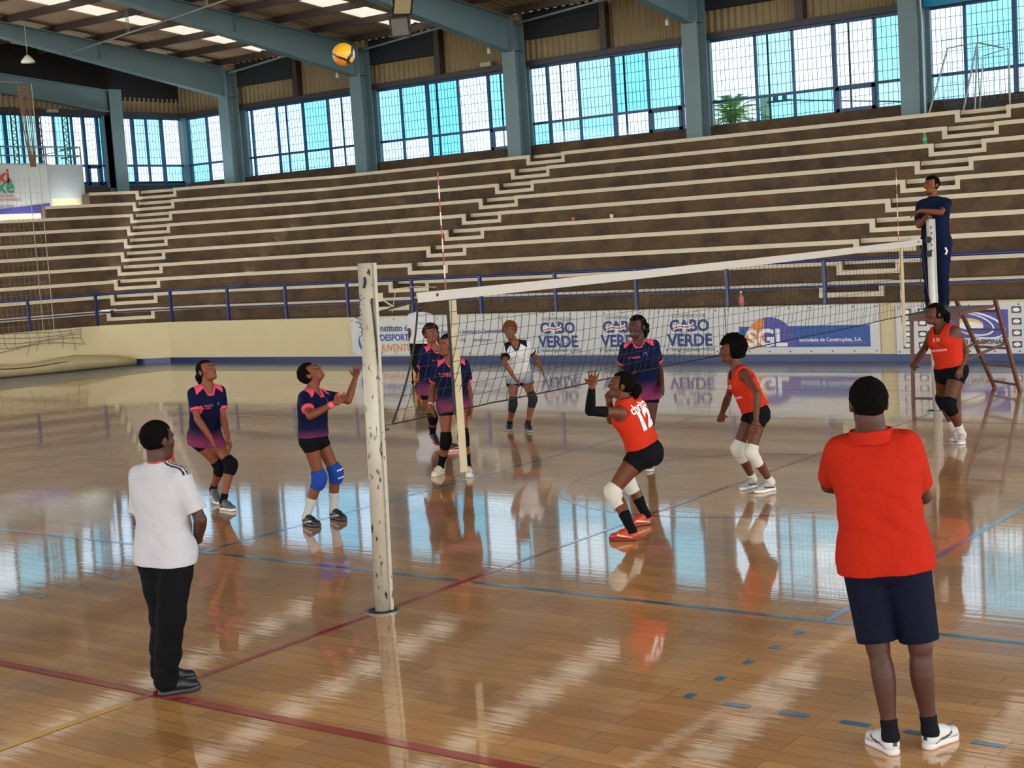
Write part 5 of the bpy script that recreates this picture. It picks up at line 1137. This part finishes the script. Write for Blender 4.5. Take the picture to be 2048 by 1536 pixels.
    def shoe(s, S, up, sole, accent=None, heelc=None):
        q = s.p; h_, t = q['heel'+S], q['toe'+S]; d = nrm(t-h_); L_ = np.linalg.norm(t-h_); z_ = nrm(VA((0, 0, 1.))-d*d[2]); y = np.cross(z_, d); lo = np.minimum(h_, t)-.12; hi = np.maximum(h_, t)+.16
        out = y*(1 if S == 'R' else -1); out = -out if (out@s.Rp)*(1 if S == 'R' else -1) < 0 else out
        hh = min(s.h, .006); g = Field(lo, hi, hh)
        def foot(f, sh, z0, z1):
            P = lambda u, w: h_+d*u*L_+out*w+z_*(z0+z1)/2
            f.cone(P(.13, 0), P(.45, .003), .036-sh, .034-sh, .0); f.cone(P(.45, .003), P(.72, .006), .036-sh, .046-sh, .01); f.cone(P(.72, .004), P(.86, -.004), .046-sh, .036-sh, .01)
            f.D = np.maximum(f.D, 0) if False else f.D
        foot(g, 0, 0, .03); ax = [g.lo[i]+g.h*np.arange(g.n[i]) for i in range(3)]; G = np.stack(np.meshgrid(*ax, indexing='ij'), -1)-h_; zz = G@z_; u = (G@d)/L_
        g.D = np.maximum(g.D, (np.abs(zz-.015-.006*np.clip(.4-u, 0, 1)-.01*np.clip(u-.8, 0, 1))-(.015+.006*np.clip(.4-u, 0, 1))).astype(np.float32))
        f = Field(lo, hi, hh); P = lambda u_, w, z__: h_+d*u_*L_+out*w+z_*z__
        f.cone(P(.16, 0, .045), P(.2, 0, .09), .037, .034, .02); f.cone(P(.2, 0, .055), P(.5, .002, .06), .04, .035, .02); f.cone(P(.3, 0, .085), P(.55, 0, .06), .03, .03, .02); f.cone(P(.5, .002, .05), P(.84, -.002, .034), .038, .034, .02, z_, .9)
        f.D = np.maximum(f.D, (.024-zz).astype(np.float32)) if f.D.shape == zz.shape else f.D
        cu, cs = hexc(up), hexc(sole); ca = hexc(accent or up); ch_ = hexc(heelc or up)
        def colf(V):
            G_ = V-h_; u_ = (G_@d)/L_; w = G_@out; z1 = G_@z_; C_ = np.tile(cu, (len(V), 1))
            m = (np.abs(z1-.045-.05*(u_-.45)) < .007) & (u_ > .15) & (u_ < .68) & (np.abs(w) > .02); C_[m] = ca
            m = (u_ < .12) & (z1 > .05) & (np.abs(w) < .012); C_[m] = ch_; return C_
        o = s.garment('shoe', f, colf, SHOEM); g_ = mk('sole', g.mesh(), s.base, None, sole, SHOEM); g_.parent = o
        # laces
        lc = MB()
        for i in range(4):
            uu = .42+.07*i; lc.tube([P(uu, -.02, .092-.012*i), P(uu+.02, 0, .1-.014*i), P(uu, .02, .092-.012*i)], .003, 5)
        l_ = lc.build('laces', mat('laces_'+(accent or sole), accent or sole, .7), None); l_.parent = o; l_.location = -Vector(tuple(s.base))
        return o
    def arm_sleeve(s, S, col):
        f = s.field(lo=s.p['el'+S]-.4, hi=s.p['el'+S]+.4); q = s.p; a, b = q['sh'+S], q['el'+S]; s.uarm(f, S, .004, 1, .02, .45, clip=[(a+(b-a)*.45, a-b)]); s.farm(f, S, .004, 0, .93)
        return s.garment('arm_sleeve', f, col)
    def ring(s, a, b, r, w, m, name):
        P_ = VA(a); d = nrm(VA(b)-P_); q = MB(); q.tube([P_-d*w, P_, P_+d*w], [r*.97, r*1.03, r*.97], 16); q.build(name, m, s.root, True)
    def decal(s, txt, size, m, t, x=0, back=False, sx=1.0, off=0, tilt=0):
        """lettering laid on the jersey: projected onto the cloth along the chest normal"""
        n = np.linalg.norm(s.p['neck']-s.p['pel']); F = -s.F if back else s.F; R = s.Rt if back else -s.Rt
        org = s.p['pel']+s.sp*t*n+s.Rt*x+F*.3
        up = nrm(s.sp*math.cos(tilt)+R*math.sin(tilt)); R2 = np.cross(up, F)
        o = text(txt, size, m, s.root, tuple(org), tuple(R2), tuple(up), off=off, align='CENTER', ext=0, sx=sx)
        je = next(c_ for c_ in s.root.children if c_.name.split('.')[0] in ('jersey', 'shirt'))
        from mathutils.bvhtree import BVHTree
        bv = BVHTree.FromPolygons([v.co.copy() for v in je.data.vertices], [tuple(p.vertices) for p in je.data.polygons])
        b_ = bmesh.new(); b_.from_mesh(o.data); bmesh.ops.triangulate(b_, faces=b_.faces); bmesh.ops.subdivide_edges(b_, edges=[e for e in b_.edges if e.calc_length() > size*.25], cuts=2, use_grid_fill=False)
        Fv = Vector(tuple(F)); off_ = Vector(tuple(s.base))
        for v in b_.verts:
            hit = bv.ray_cast(v.co-off_, -Fv, .6)
            if hit[0] is not None: v.co = hit[0]+off_+Fv*.004
        b_.to_mesh(o.data); b_.free(); return o
# ------------------------------------------------------------------ colour schemes
def jersey_navy(s, sleeve=.62):
    nv, pk, pu, bk = hexc('0b1232'), hexc('d94a64'), hexc('742f50'), hexc('06081a')
    def col(V):
        x, y, t = s.ab(V); C_ = np.tile(nv, (len(V), 1))
        g = (np.clip((.20-t)/.26, 0, 1)**1.3)[:, None]; C_ = C_*(1-g)+pu*g
        g2 = np.clip((t-.22)/.2, 0, 1)*np.clip((.62-t)/.2, 0, 1); C_ = C_*(1-g2[:, None]*.6)+bk*(g2[:, None]*.6)
        m = ((V-s.p['neck'])@s.sp > .04-.72*np.abs(x)) & (np.abs(x) > .06*s.sc) & (np.abs(x) < .155*s.sc); C_[m] = pk
        L_ = V-s.p['neck']; z_ = L_@s.sp; yf = L_@s.F
        r = np.hypot(x, np.minimum(yf+.015, 0)*1.2)-(.060*s.sc+np.clip(z_, -.14, .02)*.50); m = (r < .014) & (z_ > -.078); C_[m] = pk
        for S in 'RL':
            a, b = s.p['sh'+S], s.p['el'+S]; d = b-a; L2 = d@d; h_ = ((V-a)@d)/L2; rr = np.linalg.norm(V-a-h_[:, None]*d, axis=1)
            m = (h_ > sleeve-.09) & (rr < .072) & (h_ < sleeve+.1) & (np.abs(x) > .10); C_[m] = pk
        return C_
    return col
def jersey_white(s, sleeve=.6):
    w, bk, gy = hexc('cfcfd2'), hexc('15151a'), hexc('6f7a86')
    def col(V):
        x, y, t = s.ab(V); C_ = np.tile(w, (len(V), 1)); g = np.clip((.25-t)/.3, 0, 1)[:, None]; C_ = C_*(1-g)+gy*g
        m = ((V-s.p['neck'])@s.sp > .04-.72*np.abs(x)) & (np.abs(x) > .06) & (np.abs(x) < .15); C_[m] = bk
        L_ = V-s.p['neck']; z_ = L_@s.sp; yf = L_@s.F; r = np.hypot(x, np.minimum(yf+.015, 0)*1.2)-(.060*s.sc+np.clip(z_, -.14, .02)*.50); C_[(r < .012) & (z_ > -.076)] = bk
        for S in 'RL':
            a, b = s.p['sh'+S], s.p['el'+S]; d = b-a; h_ = ((V-a)@d)/(d@d); rr = np.linalg.norm(V-a-h_[:, None]*d, axis=1); C_[(h_ > sleeve-.07) & (rr < .072) & (h_ < sleeve+.1) & (np.abs(x) > .10)] = bk
        return C_
    return col
def jersey_orange(s):
    o_, bk = hexc('b32c16'), hexc('1a1010')
    def col(V):
        x, y, t = s.ab(V); C_ = np.tile(o_, (len(V), 1)); L_ = V-s.p['neck']; z_ = L_@s.sp; yf = L_@s.F
        r = np.hypot(x, np.minimum(yf+.015, 0)*1.2)-(.060*s.sc+np.clip(z_, -.14, .02)*.50); C_[(r < .012) & (z_ > -.074)] = bk; return C_
    return col
PKD = mat('decal_pink', 'd8506a', .6); WHD = mat('decal_white', 'e6dcd8', .6); LBD = mat('decal_light_blue', '4a78b8', .6); GYD = mat('decal_grey', '777f88', .6)
BLKC, WHC = '0a0a0d', 'bdb7ab'
RED_L = mat('lanyard_red', 'a8322e', .6)
# 1 near match official, back to the camera, left foreground
P1 = Person('ref_near', 'person in white T-shirt and black trousers seen from behind, on the red line', '402216', .007)
P1.thick = .98; P1.neckr = 1.02; P1.build_body(('fist', 'relax')); P1.hair('0b0908', 'crop');
def ctee(V, s=P1):
    x, y, t = s.ab(V); C_ = np.tile(hexc('a9a8ac'), (len(V), 1))
    for k in (0, 1, 2): C_[(t > .88) & (np.abs(y-(.014-.024*k)) < .0055) & (x > .05)] = hexc('17171c')
    return C_
P1.shirt(ctee, .80, -.16, .014, .028, 'crew', flare=.008, boxy=.05, thx=.024); P1.trousers('0a0a0c', loose=.02)
for S_ in 'RL': P1.sock(S_, '0a0a0c', .8); P1.shoe(S_, '0d0d10', '1c1c20')
q = MB(); nk = P1.p['neck']; R0, F0 = P1.Rt, P1.F
q.tube([nk+R0*.076*math.cos(a)+F0*(.074*math.sin(a)+.008)+P1.sp*(.022+.010*math.sin(a)) for a in np.linspace(0, 6.283, 20)], .006, 6); q.tube([nk+R0*.05+F0*.05, nk+R0*.07+F0*.13-P1.sp*.1], .006, 6)
q.build('lanyard', RED_L, P1.root)
q = MB(); w0 = P1.HP(0, .1, -.06); q.tube([w0, w0+VA((0, 0, -.07))], .004, 5); q.tube([w0+VA((0, 0, -.06)), w0+VA((0, 0, -.1))], .012, 8)
q.build('whistle', RED_L, P1.root)
# 13 coach in the orange polo
P13 = Person('coach_orange', 'person in orange polo shirt and navy shorts seen from behind, arms crossed, right foreground', '402114', .007)
P13.thick = 1.07; P13.neckr = 1.22; P13.legw = .98; P13.build_body(('relax', 'relax')); P13.hair('0b0807', 'short')
P13.shirt('9c1f0e', .80, -.12, .016, .024, 'polo', flare=.01, mt=CLOTH, boxy=.085, thx=.02)
f_ = P13.field(lo=P13.p['neck']-.16, hi=P13.p['neck']+.16); nk = P13.p['neck']
f_.cone(nk-P13.sp*.07, nk+P13.sp*.07, .130, .090, .0, clip=[(nk+P13.sp*.022, P13.sp), (nk-P13.sp*.045, -P13.sp)]); f_.cone(nk-P13.sp*.10, nk+P13.sp*.10, .121, .073, 0, cut=True)
P13.garment('collar', f_, '9c1f0e')
P13.shorts('0d0f20', .93, .008, .016, .2)
for S_ in 'RL': P13.sock(S_, '101014', .80); P13.shoe(S_, 'b4b3b0', 'bdb6b2', '1c1c22', '101014')
# 2 player with hands on knees
def navy_player(key, label, skin, hair, style, poses=('relax', 'relax'), face=True, wids=(None, None), palms=(None, None), hem=-.2, sleeve=.68, shirtkw={}, thick=.93, legw=.98, brow='17100c'):
    s = Person(key, label, skin); s.thick = thick; s.legw = legw; s.bust = .8; s.build_body(poses, wids, palms)
    if face: s.face(brow)
    s.hair(hair, style); s.shirt(jersey_navy(s, sleeve), sleeve, hem, .014, .026, 'v', **({'flare': .004} | shirtkw)); s.shorts(BLKC, .30, .008); return s
A_ = navy_player('player_hands_knees', 'person in navy and pink jersey bending with hands on thighs, head tilted up', '76402a', '120d0b', 'bun', ('soft', 'soft'), hem=-.16)
A_.decal('Sr. SABOR', .032, PKD, .66, .06); A_.decal('da MAR', .032, PKD, .61, .06); A_.decal('o', .055, LBD, .68, -.07)
for S_ in 'RL': A_.pad(S_, BLKC, .02); A_.sock(S_, BLKC, .78); A_.shoe(S_, '4a4a50', 'cfcac4')
# 3 player reaching up
P3 = navy_player('player_reaching', 'person in navy and pink jersey with arms raised, left of the near post', '6c3a24', '0e0b0a', 'short', ('soft', 'open'), hem=.0, palms=(VA((0, 0, 1.)), None), shirtkw=dict(flare=.0))
P3.decal('I', .06, LBD, .72, -.05)
def bluepad(V, s=P3):
    C_ = np.tile(hexc('1c3d8c'), (len(V), 1)); L_ = V-(s.p['kn'+'R'] if V[:, 0].mean() > s.p['kn'+'R'][0]-.07 and abs(V[:, 0].mean()-s.p['kn'+'R'][0]) < abs(V[:, 0].mean()-s.p['knL'][0]) else s.p['knL']); m = (np.abs(np.abs(L_[:, 2]+.25*np.abs(L_@s.Rp))-.04) < .006) & ((L_@s.Fp) > .045); C_[m] = hexc('c8ccd8'); return C_
for S_ in 'RL': P3.pad(S_, '1c3d8c', .022, cf=bluepad); P3.sock(S_, 'a9a8a4', .52, .008); P3.shoe(S_, '16161a', '2a2a2e', 'b8b8bc')
P3.ring(P3.p['elR']*.12+P3.p['wrR']*.88, P3.p['wrR'], .034, .025, mat('band_pink', 'd05a60', .6), 'wristband')
# 4 stepping player behind
P4 = navy_player('player_stepping', 'person in navy and pink jersey stepping forward behind the player nearest the antenna', '784328', '2a1c14', 'curly', ('relax', 'relax'))
P4.decal('Sr. SABOR', .03, PKD, .66, .03)
for S_ in 'RL': P4.pad(S_, BLKC, .014); P4.sock(S_, BLKC, .45, .007); P4.shoe(S_, '15151a', 'd0a8a0', 'c85058')
# 5 front player by the antenna
P5 = navy_player('player_front', 'person in navy and pink jersey behind the net strap, in pale shoes', '764026', '17110e', 'bun', ('relax', 'relax'), hem=-.2)
P5.decal('Sr. SABOR', .034, PKD, .68, .075); P5.decal('da MAR', .034, PKD, .63, .075)
for S_ in 'RL': P5.pad(S_, BLKC, .016, .24, .28); P5.sock(S_, BLKC, .55, .007); P5.shoe(S_, 'c8bfae', 'cfc8b8')
P5.ring(P5.p['wrR']*.9+P5.p['elR']*.1, P5.p['elR'], .03, .01, WHD, 'bracelet')
# 6 libero
P6 = Person('libero', 'person in white and grey jersey with black shoulders, crouching slightly behind the net', '764228'); P6.thick = .96; P6.bust = .7
P6.build_body(('soft', 'relax')); P6.face('2a1a12'); P6.hair('6a3f22', 'curly'); P6.shirt(jersey_white(P6), .66, -.07, .018, .03, 'v'); P6.shorts(BLKC, .32, .012, .008)
P6.decal('Sr. SABOR', .035, GYD, .68, .06); P6.decal('11', .035, GYD, .7, -.08)
for S_ in 'RL': P6.pad(S_, '26262c', .012, .26, .3); P6.sock(S_, '241c1c' if S_ == 'L' else BLKC, .8); P6.shoe(S_, '1a1618', '8a8684')
# 7 line judge with flag
P7 = Person('line_judge', 'person in white T-shirt holding a yellow and red flag, standing far back by the wall', '3a2218'); P7.build_body(('fist', 'fist')); P7.face('0c0908'); P7.hair('0c0a09', 'crop')
P7.shirt('c4c4c8', .7, -.08, .016, .03, 'crew', boxy=.05); P7.decal('Tuga', .08, GYD, .62, .03); P7.trousers('0b0b0e')
for S_ in 'RL': P7.sock(S_, BLKC, .85); P7.shoe(S_, '16161a', '2c2c30')
fgr = empty('line_flag', tuple(P7.p['wrR']), 'yellow and red line judge flag hanging from the far official in white', 'flag')
hd = P7.p['wrR']+nrm(P7.p['tipR']-P7.p['wrR'])*.07
MB().tube([hd+VA((0, 0, .06)), hd+VA((.03, -.02, -.62))], .009, 6).build('stick', mat('flag_stick', 'c9a85a', .6), fgr)
def cloth(org, w, h_, cols, name, rootf, ph=0):
    q = MB(); nx_, nz_ = 8, 10; vd = nrm(VA((_r2[0], _r2[1], 0))); dd = VA((_f[0], _f[1], 0))
    G = [[org+vd*w*(i/nx_)*(1-.25*(j/nz_))+VA((0, 0, -h_*(j/nz_)-.04*math.sin(i*1.1+ph)))+dd*(.035*math.sin(i*1.5+j*.5+ph)) for i in range(nx_+1)] for j in range(nz_+1)]
    for j in range(nz_):
        for i in range(nx_):
            q.quad([G[j][i], G[j][i+1], G[j+1][i+1], G[j+1][i]], 1 if ((i//2+j//3) % 3 == 0 or (4 <= j <= 6 and i > 2)) else 0)
    o = q.build(name, cols, rootf, True); md = o.modifiers.new('thickness', 'SOLIDIFY'); md.thickness = .003
    return o
YF, RF = mat('flag_yellow', 'd9b43a', .6), mat('flag_red', 'b83a2e', .6)
cloth(hd+VA((0, 0, -.06)), .22, .5, [YF, RF], 'flag_cloth', fgr)
h2 = P7.p['wrL']; f2 = empty('line_flag', tuple(h2), 'folded yellow flag cloth in the other hand of the far official in white', 'flag'); cloth(h2+VA((.02, -.05, .04)), .18, .22, [YF, YF], 'flag_cloth', f2, 2)
# 8 player with glasses
P8 = navy_player('player_glasses', 'tall person in navy and pink jersey with glasses and ponytail, behind the crouching player', '432318', '0c0a09', 'pony', ('relax', 'relax'), hem=-.2, thick=.9)
P8.decal('Sr. SABOR', .03, PKD, .66, .05); P8.decal('M', .06, LBD, .7, -.07)
q = MB(); HPp = P8.HP
for x in (-.031, .031): q.tube([HPp(x+.021*math.cos(a), .098-.006*abs(math.cos(a)), .002+.016*math.sin(a)) for a in np.linspace(0, 6.283, 14)], .0022, 5)
q.tube([HPp(-.01, .1, .004), HPp(.01, .1, .004)], .002, 5)
for x in (-1, 1): q.tube([HPp(.052*x, .09, .006), HPp(.078*x, 0, .004)], .0022, 5)
q.build('glasses', mat('glasses_red_frame', '6e2a22', .3), P8.root)
for S_ in 'RL': P8.sock(S_, BLKC, .7); P8.shoe(S_, '1a1a1e', 'b8b4ae')
# 9 crouching number 12
def orange_player(key, label, skin, hair, style, poses, thick=.98, legw=1.0, hem=.06, **kw):
    s = Person(key, label, skin); s.thick = thick; s.legw = legw; s.bust = .85; s.build_body(poses, **kw); s.face('120c09'); s.hair(hair, style); s.shirt(jersey_orange(s), 0, hem, .014, 0, 'v', flare=-.002, boxy=.03); s.shorts(BLKC, .32, .007, top=.24); return s
P9 = orange_player('crouching12', 'crouching person in orange jersey number 12 with white knee pads and red shoes', '5b301c', '0e0a09', 'bun', ('relax', 'open'), thick=1.02, legw=1.05, hem=.13, wids=(None, VA((_r2[0], _r2[1], 0.))), palms=(None, nrm(-VA((_f[0], _f[1], 0)))*-1))
P9.arm_sleeve('L', BLKC)
P9.decal('12', .22, WHD, .42, 0, True, .95, .012); P9.decal('chrito', .11, WHD, .74, .0, True, .9, .003)
for S_ in 'RL': P9.pad(S_, WHC, .014, .15, .42); P9.sock(S_, BLKC, .56, .006); P9.shoe(S_, 'b03024', '6a1c18', 'd8c090')
# 10 orange ready player
P10 = orange_player('orange_ready', 'person in orange sleeveless jersey with dark afro and white knee pads, leaning forward', '552c17', '0a0807', 'afro', ('relax', 'relax'), thick=.93, legw=1.0)
P10.decal('S SIE', .05, WHD, .66, .02); P10.decal('SPORTSWEAR', .03, WHD, .40, 0)
for S_ in 'RL': P10.pad(S_, WHC, .014, .2, .4); P10.sock(S_, WHC, .84, .008); P10.shoe(S_, '8a8782', 'cfccc6', '2a2a2e')
# 11 orange player right
P11 = orange_player('orange_right', 'person in orange sleeveless jersey with ponytail, before the referee stand', '4f2918', '0d0a09', 'pony', ('fist', 'relax'), thick=1.10, legw=1.06)
P11.decal('S SIE', .05, WHD, .70, -.0); P11.decal('SPORTSWEAR', .038, WHD, .46, .03)
for S_ in 'RL': P11.pad(S_, BLKC, .014, .2, .28); P11.sock(S_, WHC, .68, .008); P11.shoe(S_, 'a8a4a0', 'c8c4c0', 'c8604a')
# 12 referee on the stand
P12 = Person('referee', 'person in dark navy polo on the referee stand, leaning on the far post', '693a23'); P12.thick = 1.02
P12.build_body(('grip', 'relax'), palms=(VA((0, 0, -1.)), VA((0, 0, -1.)))); P12.face('0f0b09'); P12.hair('0c0a09', 'short'); P12.shirt('0c1630', .72, -.1, .016, .028, 'polo', boxy=.05); P12.trousers('0c1430')
f_ = P12.field(lo=P12.p['neck']-.16, hi=P12.p['neck']+.16); nk = P12.p['neck']
f_.cone(nk-P12.sp*.012, nk+P12.sp*.032, .075, .064, .0, clip=[(nk+P12.sp*.03, P12.sp), (nk-P12.sp*.03, -P12.sp)]); f_.cone(nk-P12.sp*.04, nk+P12.sp*.06, .058, .05, 0, cut=True); P12.garment('collar', f_, '0a1228')
for S_ in 'RL': P12.sock(S_, BLKC, .85); P12.shoe(S_, '14141a', '2a2a30')
q = MB(); w0 = P12.HP(0, .095, -.06); q.tube([w0, P12.HP(0, .13, -.062)], .012, 8); q.tube([P12.HP(0, .13, -.075), P12.HP(0, .13, -.05)], .012, 8); q.build('whistle', mat('whistle_yellow', 'e0a838', .4), P12.root)
q = MB(); L_ = P12.p['hipL']*.55+P12.p['knL']*.45+P12.Fp*.0; v_ = -VA((_f[0], _f[1], 0)); q.tube([P12.p['hipL']*.8+P12.p['knL']*.2+v_*.115+VA((0, 0, .03)), P12.p['hipL']*.75+P12.p['knL']*.25+v_*.12+VA((.02, 0, 0)), P12.p['hipL']*.7+P12.p['knL']*.3+v_*.115+VA((0, 0, -.02))], .014, 6); q.build('emblem', WHD, P12.root)
